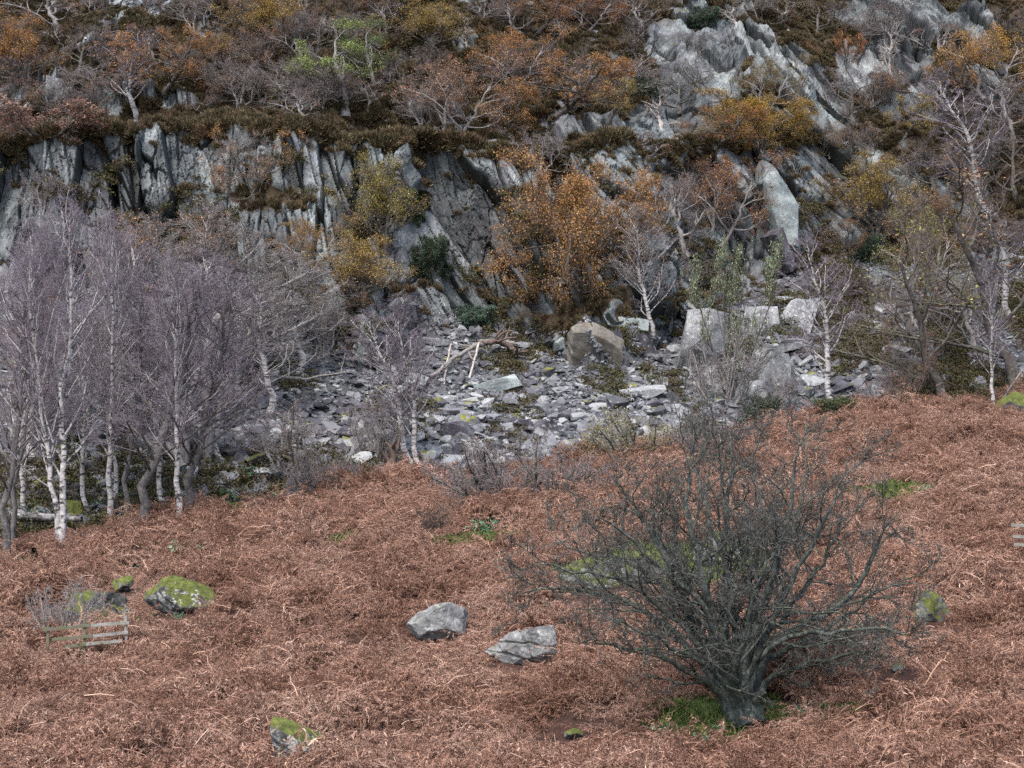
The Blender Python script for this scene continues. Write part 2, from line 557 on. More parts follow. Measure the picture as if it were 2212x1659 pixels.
def scatter(name, protos, pos, rot, scl, idx):
    col = bpy.data.collections.new(name + '_source')
    for m in protos:
        col.objects.link(bpy.data.objects.new(m.name, m))
    me = bpy.data.meshes.new(name)
    n = len(pos)
    me.vertices.add(n)
    me.vertices.foreach_set('co', np.asarray(pos, np.float32).ravel())
    for k, v, t, f in (('rot', rot, 'FLOAT_VECTOR', 'vector'), ('scl', scl, 'FLOAT_VECTOR', 'vector'), ('idx', idx, 'INT', 'value')):
        a = me.attributes.new(k, t, 'POINT')
        a.data.foreach_set(f, np.ascontiguousarray(v, np.int32 if t == 'INT' else np.float32).ravel())
    o = link(name, me)
    g = bpy.data.node_groups.new(name + '_scatter', 'GeometryNodeTree')
    g.interface.new_socket('Geometry', in_out='INPUT', socket_type='NodeSocketGeometry')
    g.interface.new_socket('Geometry', in_out='OUTPUT', socket_type='NodeSocketGeometry')
    gi, go = g.nodes.new('NodeGroupInput'), g.nodes.new('NodeGroupOutput')
    iop = g.nodes.new('GeometryNodeInstanceOnPoints')
    ci = g.nodes.new('GeometryNodeCollectionInfo')
    ci.inputs['Collection'].default_value = col
    ci.inputs['Separate Children'].default_value = True
    ci.inputs['Reset Children'].default_value = True
    iop.inputs['Pick Instance'].default_value = True

    def na(nm, t):
        q = g.nodes.new('GeometryNodeInputNamedAttribute')
        q.data_type = t
        q.inputs['Name'].default_value = nm
        return [s for s in q.outputs if s.enabled and s.name == 'Attribute'][0]
    e2r = g.nodes.new('FunctionNodeEulerToRotation')
    L = g.links.new
    L(gi.outputs[0], iop.inputs['Points'])
    L(ci.outputs[0], iop.inputs['Instance'])
    L(na('idx', 'INT'), iop.inputs['Instance Index'])
    L(na('rot', 'FLOAT_VECTOR'), e2r.inputs[0])
    L(e2r.outputs[0], iop.inputs['Rotation'])
    L(na('scl', 'FLOAT_VECTOR'), iop.inputs['Scale'])
    L(iop.outputs[0], go.inputs[0])
    md = o.modifiers.new('scatter', 'NODES')
    md.node_group = g
    o['kind'] = 'stuff'
    return o


def strips(C, W, side):
    """ribbons: C (N,K,3) centre lines, W (N,K) half widths, side (N,3) or (N,K,3) -> verts, quads"""
    N, Kk, _ = C.shape
    if side.ndim == 2:
        side = side[:, None, :]
    A = C + side * W[..., None]
    B = C - side * W[..., None]
    v = np.stack([A, B], 2).reshape(-1, 3)
    base = (np.arange(N) * Kk * 2)[:, None] + (np.arange(Kk - 1) * 2)[None, :]
    f = np.stack([base, base + 1, base + 3, base + 2], -1).reshape(-1, 4)
    return v, f


def unit(v):
    return v / (np.linalg.norm(v, axis=-1, keepdims=True) + 1e-9)


def fern_clump(seed, n, length, arch, pairs, pin_len, pin_w, droop, curl, spread=0.25, lift=(0.5, 1.2), sweep=0.0):
    rng = np.random.default_rng(seed)
    V, Fs, off = [], [], 0
    for i in range(n):
        az = rng.normal(0, sweep) if sweep else rng.uniform(0, 6.283)
        ln = length * rng.uniform(0.6, 1.25)
        el = rng.uniform(*lift)
        h = np.array([math.cos(az), math.sin(az), 0])
        k = 12
        t = np.linspace(0, 1, k)
        ang = el - arch * t * rng.uniform(0.7, 1.3)
        st = np.stack([np.cos(ang)[:, None] * h[None, :] + np.sin(ang)[:, None] * np.array([0, 0, 1.0])], 0)[0]
        c = np.cumsum(st * ln / (k - 1), axis=0) + np.array([rng.normal(0, spread), rng.normal(0, spread), 0])
        c += np.cumsum(rng.normal(0, curl * 0.12, (k, 3)), axis=0) * ln * 0.3
        sd = np.cross(h, [0, 0, 1.0])
        v, f = strips(c[None], np.linspace(0.010, 0.004, k)[None], sd[None])
        V.append(v); Fs.append(f + off); off += len(v)
        m = pairs
        tt = np.linspace(0.22, 0.99, m)
        base = np.stack([np.interp(tt, t, c[:, q]) for q in range(3)], -1)
        tang = unit(np.stack([np.interp(tt, t, st[:, q]) for q in range(3)], -1))
        for sg in (-1, 1):
            d = unit(tang * rng.uniform(0.2, 0.7, (m, 1)) + sg * sd[None] + rng.normal(0, curl, (m, 3)) + np.array([0, 0, -droop]))
            pl = pin_len * (1.05 - tt) ** 0.6 * rng.uniform(0.6, 1.2, m)
            pts = [base]
            for q in range(3):
                d = unit(d + rng.normal(0, curl * 0.7, (m, 3)) + np.array([0, 0, -droop * 0.6]))
                pts.append(pts[-1] + d * pl[:, None] / 3)
            cc = np.stack(pts, 1)
            s2 = unit(np.cross(d, rng.normal(0, 1, (m, 3)) * 0.6 + np.array([0, 0, 1.0])))
            s2 = unit(np.cross(s2, d) * rng.normal(0, 0.7, (m, 1)) + s2)
            w = pin_w * np.array([0.7, 1.0, 0.75, 0.12])[None] * rng.uniform(0.6, 1.2, (m, 1))
            v, f = strips(cc, w, s2)
            V.append(v); Fs.append(f + off); off += len(v)
    return np.concatenate(V), np.concatenate(Fs)


# --- bracken
nt = NT('dead_bracken')
p_ = nt.pos()
base = nt.ramp(nt.island(), [(0.0, (0.13, 0.068, 0.049)), (0.4, (0.25, 0.14, 0.10)), (0.8, (0.37, 0.22, 0.16)), (1.0, (0.56, 0.40, 0.30))])
big = nt.ramp(nt.noise(p_, 0.35, 4, 0.6), [(0.32, (0.55, 0.48, 0.44)), (0.45, (0.9, 0.84, 0.8)), (0.55, (1.0, 1.0, 1.0)), (0.68, (1.2, 1.27, 1.3))])
M_BRACKEN = nt.out(nt.mix(1.0, base, big, 'MULTIPLY'))
nt.b.inputs['Roughness'].default_value = 0.6
protos = []
for i in range(7):
    v, f = fern_clump(500 + i, 11 + i % 3, 0.85, (1.5, 1.9, 1.2, 2.2, 1.7, 1.4, 2.0)[i], 22, 0.21, 0.0095, 0.35, 0.5, 0.26, (0.35, 1.25) if i % 2 else (0.15, 0.9), .9 if i < 5 else 0)
    rng = np.random.default_rng(900 + i)
    k = 7                                                       # loose stalks lying through the clump
    a = np.stack([rng.normal(0, .35, k), rng.normal(0, .35, k), rng.uniform(0.05, .4, k)], -1)
    dr = unit(np.stack([rng.normal(0, 1, k), rng.normal(0, 1, k), rng.normal(0.15, .4, k)], -1))
    c = np.stack([a, a + dr * 0.22, a + dr * 0.45 + np.array([0, 0, -.06])], 1)
    v2, f2 = strips(c, np.full((k, 3), 0.007), unit(np.cross(dr, rng.normal(0, 1, (k, 3)))))
    protos.append(mesh_from('bracken_frond', np.concatenate([v, v2]), [f, f2 + len(v)], False, [M_BRACKEN]))

rng = np.random.default_rng(7)
N = 82000
bx = rng.uniform(-1, 1, N) 
byy = np.sqrt(rng.uniform(26.0 ** 2, 111.0 ** 2, N))
bx = bx * (byy * 0.29 + 3)
ye_, _ = line_at(L_END, bx)
ok = byy < ye_ + 0.3
bx, byy = bx[ok], byy[ok]
bz = field_z(bx, byy)
bpx, bpy_ = project(bx, byy, bz)
bgrass = grass_mask(bpx, bpy_ - 12)
KEEP_OUT = []            # (x, y, radius): boulders, trunks


def bracken_field():
    keep = bgrass < 0.2 + 0.4 * rng.random(len(bx))
    for (qx, qy, r) in KEEP_OUT:
        keep &= np.hypot(bx - qx, byy - qy) > r
    # fewer, shorter fronds under the birches
    x, y, z = bx[keep], byy[keep], bz[keep]
    n = len(x)
    size = 0.78 + 0.55 * fbm(x / 2.3, y / 2.3, 61, 3) + 0.25 * rng.normal(0, .5, n)
    size = .78 * np.clip(size, 0.4, 1.35) * np.where(rng.random(n) < .10, 1.55, 1.0) * (1 - 0.4 * bgrass[keep])
    calm = np.ones(n)
    for (qx, qy, r) in KEEP_OUT:
        calm *= smooth(r, r + 1.6, np.hypot(x - qx, (y - qy) * .7))
    calm *= 1 - .8 * bgrass[keep]
    size = size * (.6 + .4 * calm) * (1 - .5 * smooth(.05, .3, bgrass[keep]))

    def hum(a, b):
        return calm * (1.25 * np.clip(fbm(a / 1.35, b / 1.05, 301, 3) + .08, 0, .6) + .6 * np.clip(fbm(a / 3.2, b / 2.4, 311, 2), 0, .6))
    hz_ = hum(x, y)
    thin_ = (hz_ > .03) | (rng.random(n) < .6) | (calm < .8)
    x, y, z, hz_, calm, size, n = x[thin_], y[thin_], z[thin_], hz_[thin_], calm[thin_], size[thin_], int(thin_.sum())
    gx_, gy_ = (hum(x + .12, y) - hz_) / .12, (hum(x, y + .12) - hz_) / .12
    z = z + hz_
    rot = np.stack([np.clip(gy_, -1.1, 1.1) * .8 + rng.normal(0, .2, n), -np.clip(gx_, -1.1, 1.1) * .8 + rng.normal(0, .2, n), -1.6 + 7 * fbm(x / 2.6, y / 2.6, 331, 2) + rng.normal(0, .7, n)], -1)
    n_b = np.array([(Euler((a, b, 0)).to_quaternion() @ Euler((0, 0, c)).to_quaternion()).to_euler()[:] for a, b, c in rot])
    rot = n_b
    s = np.stack([size * rng.uniform(.9, 1.2, n), size * rng.uniform(.9, 1.2, n), size * rng.uniform(.75, 1.15, n)], -1)
    o = scatter('bracken', protos, np.stack([x, y, z - 0.04], -1), rot, s, rng.integers(0, 7, n))
    tag(o, 'dead copper brown bracken covering the sloping field', 'bracken', kind='stuff')


# --- short grass in the gaps
nt = NT('grass_blades')
gc = nt.ramp(nt.island(), [(0.0, (0.03, 0.055, 0.012)), (0.5, (0.085, 0.12, 0.03)), (0.85, (0.17, 0.19, 0.055)), (1.0, (0.30, 0.25, 0.12))])
M_GRASS = nt.out(gc)
gp = []
for i in range(3):
    r2 = np.random.default_rng(40 + i)
    k = 90
    b = np.stack([r2.normal(0, .16, k), r2.normal(0, .16, k), np.zeros(k)], -1)
    dr = unit(np.stack([r2.normal(0, .5, k), r2.normal(0, .5, k), np.full(k, 1.0)], -1))
    ln = r2.uniform(.05, .17, (k, 1))
    c = np.stack([b, b + dr * ln * .6, b + dr * ln + np.stack([r2.normal(0, .03, k), r2.normal(0, .03, k), np.full(k, -.01)], -1)], 1)
    v, f = strips(c, np.tile(np.array([.008, .007, .002]), (k, 1)), unit(np.cross(dr, r2.normal(0, 1, (k, 3)))))
    gp.append(mesh_from('grass_tuft', v, [f], False, [M_GRASS]))
n0 = 26000
gx = rng.uniform(-1, 1, n0)
gy = np.sqrt(rng.uniform(38.0 ** 2, 108.0 ** 2, n0))
gx = gx * (gy * 0.28)
gz = field_z(gx, gy)
gpx, gpy = project(gx, gy, gz)
ok = (grass_mask(gpx, gpy - 12) > 0.35) & (gy < line_at(L_END, gx)[0] + .3)
gx, gy, gz = gx[ok], gy[ok], gz[ok]
n = len(gx)
o = scatter('grass', gp, np.stack([gx, gy, gz - .01], -1), np.stack([rng.normal(0, .1, n), rng.normal(0, .1, n), rng.uniform(0, 6.28, n)], -1),
            np.repeat(rng.uniform(.8, 1.8, (n, 1)), 3, 1), rng.integers(0, 3, n))
tag(o, 'short green grass showing through gaps in the bracken', 'grass', kind='stuff')

# --- heather and bilberry on the upper slope
nt = NT('heather_sprigs')
p_ = nt.pos()
hc = nt.ramp(nt.island(), [(0.0, (0.04, 0.030, 0.021)), (0.45, (0.105, 0.078, 0.052)), (0.8, (0.175, 0.13, 0.085)), (1.0, (0.30, 0.23, 0.155))])
hv = nt.ramp(nt.noise(p_, 0.5, 4, 0.6), [(0.32, (0.75, 0.6, 0.5)), (0.5, (0.8, 0.9, 0.7)), (0.7, (1.3, 1.05, 0.9))])
M_HEATHER = nt.out(nt.mix(1.0, hc, hv, 'MULTIPLY'))
hp = []
for i in range(4):
    r2 = np.random.default_rng(60 + i)
    k = 150
    az, sp = r2.uniform(0, 6.283, k), r2.uniform(0, 1, k) ** .7
    h = np.stack([np.cos(az), np.sin(az), np.zeros(k)], -1)
    b = h * sp[:, None] * .28
    dr = unit(h * sp[:, None] * .9 + np.array([0, 0, 1.0]) + r2.normal(0, .25, (k, 3)))
    ln = r2.uniform(.22, .42, (k, 1)) * (1.1 - .5 * sp[:, None])
    c = np.stack([b, b + dr * ln * .5 + r2.normal(0, .02, (k, 3)), b + dr * ln], 1)
    v, f = strips(c, np.tile(np.array([.012, .020, .006]), (k, 1)), unit(np.cross(dr, r2.normal(0, 1, (k, 3)))))
    hp.append(mesh_from('heather_tuft', v, [f], False, [M_HEATHER]))
fl = lambda q: q.reshape(-1) if q.ndim == 2 else q.reshape(-1, 3)
fp, fn, fpart, frock = fl(HP), fl(HN), fl(HPART), fl(HROCK)
fpx, fpy = fl(HPX), fl(HPY)
# cell area weighting
ar = np.linalg.norm(np.cross(np.gradient(HP, axis=1), np.gradient(HP, axis=0)), axis=-1).reshape(-1)
vis = (fpx > -120) & (fpx < 2340) & (fpy > -150)
w_h = np.where(fpart > 1.93, (1 - smooth(0.25, 0.5, frock)), 0) + np.where((fpart > 1.0) & (fpart <= 1.93), 0.5 * (1 - smooth(0.2, 0.45, frock)) + 0.22 * smooth(0.66, 0.85, fn[:, 2]), 0)
w_h = w_h + 1.8 * (.3 + smooth(-.2, .2, vnoise(fp[:, 0] / 2.5, fp[:, 2] * 0, 5))) * np.exp(-((fpart - 2.0) / .06) ** 2) * (1 - smooth(14, 19, fp[:, 0]))
w_h = w_h * ar * vis
n = 19000
pick = rng.choice(len(fp), n, p=w_h / w_h.sum())
nn = fn[pick]
nn = unit(nn * 0.6 + np.array([0, 0, 0.7]))
ex = -np.arcsin(np.clip(nn[:, 1], -1, 1))
ey = np.arctan2(nn[:, 0], nn[:, 2])
sz = rng.uniform(.6, 1.35, (n, 1)) * (1 + .8 * vnoise(fp[pick][:, 0] / 1.5, fp[pick][:, 2] / 1.5, 3))[:, None]
lip = np.abs(fpart[pick] - 2.0) < .08
sz[lip] *= 1.25
o = scatter('heather', hp, fp[pick] - nn * .03, np.stack([ex, ey, rng.uniform(-.4, .4, n)], -1), np.repeat(sz, 3, 1), rng.integers(0, 4, n))
tag(o, 'dark brown heather clothing the ledges and upper slope', 'heather', kind='stuff')
# ------------------------------------------------------------------ rocks
import bmesh
_ico = {}


def ico(sub):
    if sub not in _ico:
        bm = bmesh.new()
        bmesh.ops.create_icosphere(bm, subdivisions=sub, radius=1.0)
        _ico[sub] = (np.array([v.co[:] for v in bm.verts]), np.array([[v.index for v in f.verts] for f in bm.faces]))
        bm.free()
    v, f = _ico[sub]
    return v.copy(), f


def rock_shape(seed, size, sub=4, cuts=16, boxy=0.6, rough=0.02, slab_cut=None, dmin=0.55, skew=0.0):
    """a broken stone: a ball cut by planes, stretched to size (full extents), roughened"""
    rng = np.random.default_rng(seed)
    v, f = ico(sub)
    v = v * 1.5
    nrm = unit(rng.normal(0, 1, (cuts, 3)))
    dd = rng.uniform(dmin, 1.0, cuts)
    for ax in range(3):
        for s in (-1, 1):
            if rng.random() < boxy:
                e = np.zeros(3); e[ax] = s
                nrm = np.concatenate([nrm, unit(e + rng.normal(0, .13, 3))[None]])
                dd = np.append(dd, rng.uniform(.6, .8))
    for _ in range(2):
        for q, d_ in zip(nrm, dd):
            h = v @ q - d_
            v = v - np.clip(h, 0, None)[:, None] * q
    v -= (v.max(0) + v.min(0)) / 2
    v /= (v.max(0) - v.min(0))
    v = v * np.asarray(size)
    if skew:
        v[:, 0] += v[:, 2] * skew
    L = max(size)
    n = unit(v)
    q = v / L
    v = v + n * (rough * L * (fbm(q[:, 0] * 5 + q[:, 2] * 3 + seed, q[:, 1] * 5 - q[:, 2] * 4, seed, 4, .55)))[:, None]
    return v, f


M_ROCK = rock_mat('slate_rock', (0.10, 0.105, 0.115), (0.31, 0.32, 0.325), (0.11, 0.10, 0.12), 0.75)
M_ROCK_PALE = rock_mat('pale_lichened_rock', (0.12, 0.125, 0.13), (0.30, 0.31, 0.315), (0.15, 0.145, 0.16), 0.8)
M_ROCK_DARK = rock_mat('dark_purple_slate', (0.035, 0.033, 0.042), (0.12, 0.115, 0.13), (0.06, 0.05, 0.065), 0.5)
M_ROCK_BROWN = rock_mat('brown_stained_rock', (0.09, 0.085, 0.075), (0.23, 0.21, 0.18), (0.13, 0.10, 0.07), 0.3)
M_ROCK_GREEN = rock_mat('greenish_slate', (0.12, 0.14, 0.14), (0.30, 0.34, 0.33), (0.16, 0.18, 0.19), 0.55)
M_MOSSY = rock_mat('moss_covered_rock', (0.03, 0.03, 0.03), (0.15, 0.15, 0.145), (0.05, 0.055, 0.04), 1.3, 0.85, 2.2)
M_MOSSY2 = rock_mat('thickly_mossed_rock', (0.07, 0.07, 0.065), (0.24, 0.25, 0.23), (0.10, 0.10, 0.09), 0.7, 0.95, 1.6)
M_BOULDER = rock_mat('grey_field_boulder', (0.10, 0.10, 0.10), (0.28, 0.285, 0.28), (0.14, 0.135, 0.13), 1.0, 0.16, 2.4)

# --- scree: sources
sp = []
r2 = np.random.default_rng(5)
for i in range(14):
    w = r2.uniform(.5, .8)
    v, f = rock_shape(300 + i, (1.0, w, r2.uniform(.12, .38)), 2, 9, .8, 0.0, dmin=.45)
    v -= 0
    me = mesh_from('slate_piece', v, [f], False, None)
    sp.append(me)
nt = NT('scree_slate')
v_ = nt.objcoord()
p_ = nt.pos()
rnd = nt.objrand()
c = nt.ramp(rnd, [(0.0, (0.03, 0.03, 0.036)), (0.45, (0.088, 0.091, 0.10)), (0.8, (0.17, 0.176, 0.187)), (1.0, (0.31, 0.32, 0.32))])
fine = nt.noise(v_, 4.0, 5, 0.7)
c = nt.mix(0.6, c, nt.ramp(fine, [(0.3, 0.25), (0.7, 0.8)]), 'OVERLAY')
li = nt.step(nt.noise(v_, 3.0, 5, 0.75), 0.55, 0.62)
c = nt.mix(nt.math('MULTIPLY', li, 0.45), c, (0.40, 0.41, 0.41))
wet = nt.step(nt.noise(p_, 0.28, 3, 0.5), 0.46, 0.62)
c = nt.mix(nt.math('MULTIPLY', wet, 0.5), c, (0.075, 0.07, 0.085))
mo = nt.step(nt.math('ADD', nt.normal_z(), nt.math('MULTIPLY', nt.noise(p_, 0.55, 4, .6), 1.6)), 1.78, 1.95)
c = nt.mix(mo, c, nt.ramp(nt.noise(p_, 4, 3), [(0.3, (0.07, 0.075, 0.015)), (0.7, (0.24, 0.24, 0.05))]))
M_SCREE = nt.out(c, fine, 0.5, 0.04)
for me in sp:
    me.materials.append(M_SCREE)

rng = np.random.default_rng(12)
dens = np.where((fpart > 0.02) & (fpart < 1.12), 1.0, 0) * (1 - 0.5 * smooth(1.0, 1.12, fpart))
top_left = 1 - smooth(.5, 1.2, np.hypot((fpx - 300) / 95, (fpy - 8) / 26))
chute = 1 - smooth(.5, 1.2, np.hypot((fpx - 1760) / 90, (fpy - 590) / 60))
dens = np.maximum(dens, np.maximum(top_left * 1.0, 0.8 * chute))
dens = np.maximum(dens, 0.07 * ((fpart > 2.0) & (frock < .5)))
thin = 1 - 0.55 * smooth(20, 24, fp[:, 0]) * smooth(.3, .8, vnoise(fp[:, 0] / 2, fp[:, 2] / 2, 8) + .5)
w = dens * ar * vis * thin
n = 30000
pick = rng.choice(len(fp), n, p=w / w.sum())
nn = unit(fn[pick] * .5 + np.array([0, -.45, .75]) * .6 + rng.normal(0, .24, (n, 3)))
e = [Vector(q).to_track_quat('Z', 'Y') for q in nn]
spin = rng.normal(0, 1.0, n)
rot = np.array([(q @ Euler((0, 0, s)).to_quaternion()).to_euler()[:] for q, s in zip(e, spin)])
t_ = np.clip(fpart[pick], 0, 1)
big = (0.55 + 0.75 * (1 - smooth(.15, .8, t_))) * (1 - .3 * smooth(14, 20, fp[pick][:, 0]))
size = np.clip(big * np.exp(rng.normal(-.85, .55, n)), .14, 1.5)
jit = np.stack([rng.uniform(-.05, .05, n), rng.uniform(-.05, .05, n), rng.uniform(-.02, .14, n)], -1)
o = scatter('scree', sp, fp[pick] + jit, rot, np.stack([size, size, size * rng.uniform(.7, 1.5, n)], -1), rng.integers(0, 14, n))
tag(o, 'loose grey slate scree spilling below the cliff', 'scree', kind='stuff')
# a few small plants and leaf litter among the stones
litter = w_h * 0 + np.where((fpart > .05) & (fpart < 1.6), 1.0, 0.0)
green_r = smooth(17, 23, fp[:, 0]) * (fpart < 1.0) * (fpart > .02) * (1 - smooth(-.2, .25, vnoise(fp[:, 0] / 3, fp[:, 2] / 3, 21) * 2))
green_l = mossm.reshape(-1) * 0.9
patch = smooth(.12, .3, fbm(fp[:, 0] / 2.5, fp[:, 2] / 2.5, 23, 3)) * .25 * (fpart > .1) * (fpart < 1.8)
toe = (1 - smooth(.0, .05, fpart)) * .8 * (fpart > .005)
w = (green_r + green_l + patch + toe) * ar * vis
n = 6500
pick = rng.choice(len(fp), n, p=w / w.sum())
nt = NT('moss_and_bilberry')
p_ = nt.pos()
mc = nt.ramp(nt.noise(p_, .8, 4, .7), [(.3, (.03, .036, .018)), (.45, (.085, .062, .036)), (.58, (.07, .078, .03)), (.66, (.13, .09, .05)), (.78, (.20, .20, .05))])
M_MOSSBIL = nt.out(nt.mix(.5, mc, nt.ramp(nt.island(), [(0, .2), (1, .8)]), 'OVERLAY'))
mp = []
for i in range(3):
    r2 = np.random.default_rng(80 + i)
    k = 130
    b = np.stack([r2.normal(0, .17, k), r2.normal(0, .17, k), r2.uniform(0, .16, k)], -1)
    dr = unit(r2.normal(0, 1, (k, 3)) + np.array([0, 0, .5]))
    cc = np.stack([b, b + dr * .035, b + dr * .07], 1)
    v, f = strips(cc, np.tile(np.array([.008, .024, .006]), (k, 1)), unit(np.cross(dr, r2.normal(0, 1, (k, 3)))))
    mp.append(mesh_from('low_plant', v, [f], False, [M_MOSSBIL]))
s = rng.uniform(.7, 2.0, (n, 1))
o = scatter('ground_plants', mp, fp[pick] + np.array([0, 0, .05]), np.stack([rng.normal(0, .3, n), rng.normal(0, .3, n), rng.uniform(0, 6.28, n)], -1), np.repeat(s, 3, 1), rng.integers(0, 3, n))
tag(o, 'low moss and bilberry growing among the scree stones', 'ground plants', kind='stuff')


def stone(name, label, cat, cx, yb, w, h, mat, seed, depth=1.0, tilt=0.0, pitch=0.0, yaw=0.0, lift=0.0, sink=0.2, group=None, sub=4, cuts=16, boxy=.6, rough=.02, skew=0.0, dmin=.55, thick=None, keep=1.0, cracks=()):
    """a stone whose visible foot stands at survey position (cx, yb), w by h survey units large"""
    p, nrm = spot(cx, yb, .2 if lift and w < 60 else lift)
    W, H = metres(w, p.y), metres(h, p.y)
    Hf = H * (1 + sink) + lift
    th = Hf if thick is None else thick
    if lift and w < 60:                          # little stones: flat, with the bracken parted around them
        lift, keep, rough, boxy, dmin = .12, 2.2, .05, 0, .8
        Hf = H * 1.3 + lift
        th = Hf
        depth = 1.3
    v, f = rock_shape(seed, (W, (W + H) * .5 * depth, th), sub, cuts, boxy, rough, dmin=dmin, skew=skew)
    for (ax, az_, off, cut) in cracks:          # joints: narrow grooves along tilted planes, cut deep
        nn_ = unit(np.array([ax, .15, az_]))
        dist = v @ nn_ - off * W + .03 * W * fbm(v[:, 0] / W * 6, v[:, 2] / W * 6 + off * 9, seed, 2)
        v = v - unit(v) * (cut * W * np.exp(-(dist / (.010 * W)) ** 2))[:, None]
    v[:, 2] += th / 2 if thick is None else 0
    M = Euler((pitch, tilt, yaw)).to_matrix()
    v = v @ np.array(M).T
    o = link(name, mesh_from(name, v, [f], False, [mat]))
    if thick is None:
        o.location = p + Vector((0, (W + H) * .2 * depth, -H * sink))
    else:
        o.location = p + Vector((0, (W + H) * .2 * depth, H * .5))
    tag(o, label, cat, group)
    if lift and keep:
        KEEP_OUT.append((o.location.x, o.location.y, keep * max(W * .40, .25)))
        KEEP_OUT.append((o.location.x, o.location.y - W * .35, keep * max(W * .34, .25)))
    return o


BR = .42
stone('boulder', 'smooth grey boulder with a sloping left shoulder, left of the blocky cracked one', 'boulder', 953, 1358, 136, 54, M_BOULDER, 3, 0.8, -.18, 0, .15, BR, .3, cuts=16, boxy=.0, rough=.05, skew=.25, dmin=.72, sub=5)
o = stone('boulder', 'long blocky grey boulder with dark cracks lying in bracken left of the hawthorn', 'boulder', 1130, 1408, 158, 50, M_BOULDER, 21, .7, -.14, 0, .0, BR, .15, cuts=22, boxy=.8, rough=.05, dmin=.72, sub=6, cracks=((1, .35, .08, .05), (.25, 1, .06, .04), (1, -.2, -.36, .06), (.4, 1, -.13, .04)))
stone('mossy_boulder', 'broad boulder with bright moss on top and lichen spotted front, behind the fence', 'boulder', 386, 1302, 172, 56, M_MOSSY, 8, .8, .05, 0, .1, BR, .3, cuts=18, rough=.07, boxy=.0, dmin=.75, sub=5)
stone('mossy_boulder', 'small round lichened stone with moss cap beside the broad mossy boulder', 'boulder', 261, 1270, 44, 24, M_MOSSY, 9, .9, 0, 0, 0, BR, .0, cuts=14, boxy=0, rough=.05, dmin=.85)
stone('mossy_boulder', 'low mossy boulder half hidden by the bare shrub behind the wooden fence', 'boulder', 200, 1338, 150, 62, M_MOSSY, 10, .8, .1, 0, 0, BR, .3, cuts=18, rough=.08, boxy=0, dmin=.75, sub=5)
stone('mossy_boulder', 'steep moss draped boulder with pale lichen spots near the bottom edge of the photo', 'boulder', 668, 1640, 116, 104, M_MOSSY, 11, .9, -.3, 0, .3, BR, .2, cuts=22, rough=.05, boxy=.0, dmin=.85, sub=5)
stone('boulder', 'dark grey pointed stone at the left end of the wooden fence', 'boulder', 74, 1372, 40, 32, M_ROCK, 14, .8, 0, 0, 0, BR, .4, cuts=8, skew=.4)
stone('mossy_boulder', 'yellow mossy boulder lying in bracken right of the hawthorn', 'boulder', 2014, 1314, 88, 38, M_MOSSY2, 15, .9, -.05, 0, 0, BR, .3, cuts=14, rough=.07, boxy=0, dmin=.75)
stone('mossy_ledge', 'long moss covered ledge of rock behind the hawthorn branches', 'rock ledge', 1330, 1246, 240, 52, M_MOSSY2, 16, .5, -.12, 0, .1, BR * .7, .3, cuts=18, rough=.08, boxy=0, dmin=.75, sub=5)
stone('mossy_ledge', 'upper green moss covered rock seen through the top of the hawthorn', 'rock ledge', 1560, 1200, 130, 50, M_MOSSY2, 17, .5, .1, 0, 0, BR * .7, .3, cuts=18, rough=.08, boxy=0, dmin=.75, sub=5)
stone('flat_stone', 'flat stone topped with yellow lichen in the bracken left of centre', 'stone', 822, 1425, 52, 18, M_MOSSY2, 18, 1.0, .1, 0, 0, BR, .3, cuts=10, boxy=0, dmin=.75)
stone('flat_stone', 'small flat pale stone in the bracken right of the fence', 'stone', 424, 1384, 34, 9, M_ROCK_PALE, 19, 1.2, 0, 0, 0, BR, .3, cuts=10)
stone('flat_stone', 'sliver of pale stone in bracken below the sloping grey boulder', 'stone', 792, 1634, 28, 8, M_ROCK_PALE, 20, 1.2, 0, 0, 0, BR, .3, cuts=10).location = spot(790, 1632, BR)[0]
stone('mossy_stone', 'small bright yellow mossy stone left of the hawthorn trunk', 'stone', 1242, 1580, 42, 13, M_MOSSY2, 22, 1.0, -.1, 0, 0, BR, .3, cuts=10, boxy=0, dmin=.8)
stone('mossy_stone', 'tiny yellow mossy stone at the tips of the hawthorn lower right limbs', 'stone', 1940, 1440, 26, 14, M_MOSSY2, 23, 1.0, 0, 0, 0, BR, .3, cuts=10, boxy=0, dmin=.8)
stone('mossy_boulder', 'big rounded green boulder at the right edge behind the bracken', 'boulder', 2196, 882, 110, 40, M_MOSSY2, 24, .8, 0, 0, 0, BR, .3, cuts=5, boxy=.0, rough=.01)

# --- the broken block outcrop in the middle and the big fallen blocks of the scree
stone('rock_outcrop', 'huge brown stained square block at the foot of the amber oak', 'outcrop', 1278, 800, 128, 108, M_ROCK_BROWN, 31, .8, .12, 0, .3, 0, .2, cuts=13, boxy=.8, rough=.04, skew=-.1, dmin=.66, sub=5)
stone('rock_outcrop', 'leaning dark slab right of the brown square block', 'outcrop', 1352, 796, 52, 92, M_ROCK_DARK, 32, .9, -.35, 0, -.2, 0, .2, cuts=7, boxy=1, dmin=.7)
stone('rock_outcrop', 'tapered dark slab closing the right end of the block outcrop', 'outcrop', 1398, 772, 52, 82, M_ROCK_DARK, 33, .9, -.25, 0, -.4, 0, .2, cuts=7, boxy=1, dmin=.7)
stone('rock_outcrop', 'flat capping block bridging the dark hollow beside the brown block', 'outcrop', 1350, 716, 104, 38, M_ROCK_GREEN, 34, .9, .1, 0, 0, 0, .2, cuts=9, boxy=1, dmin=.7)
stone('rock_outcrop', 'low angular block left of the brown square block under the oak', 'outcrop', 1218, 760, 52, 50, M_ROCK_GREEN, 35, .9, .2, 0, 0, 0, .2, cuts=9, boxy=.8)
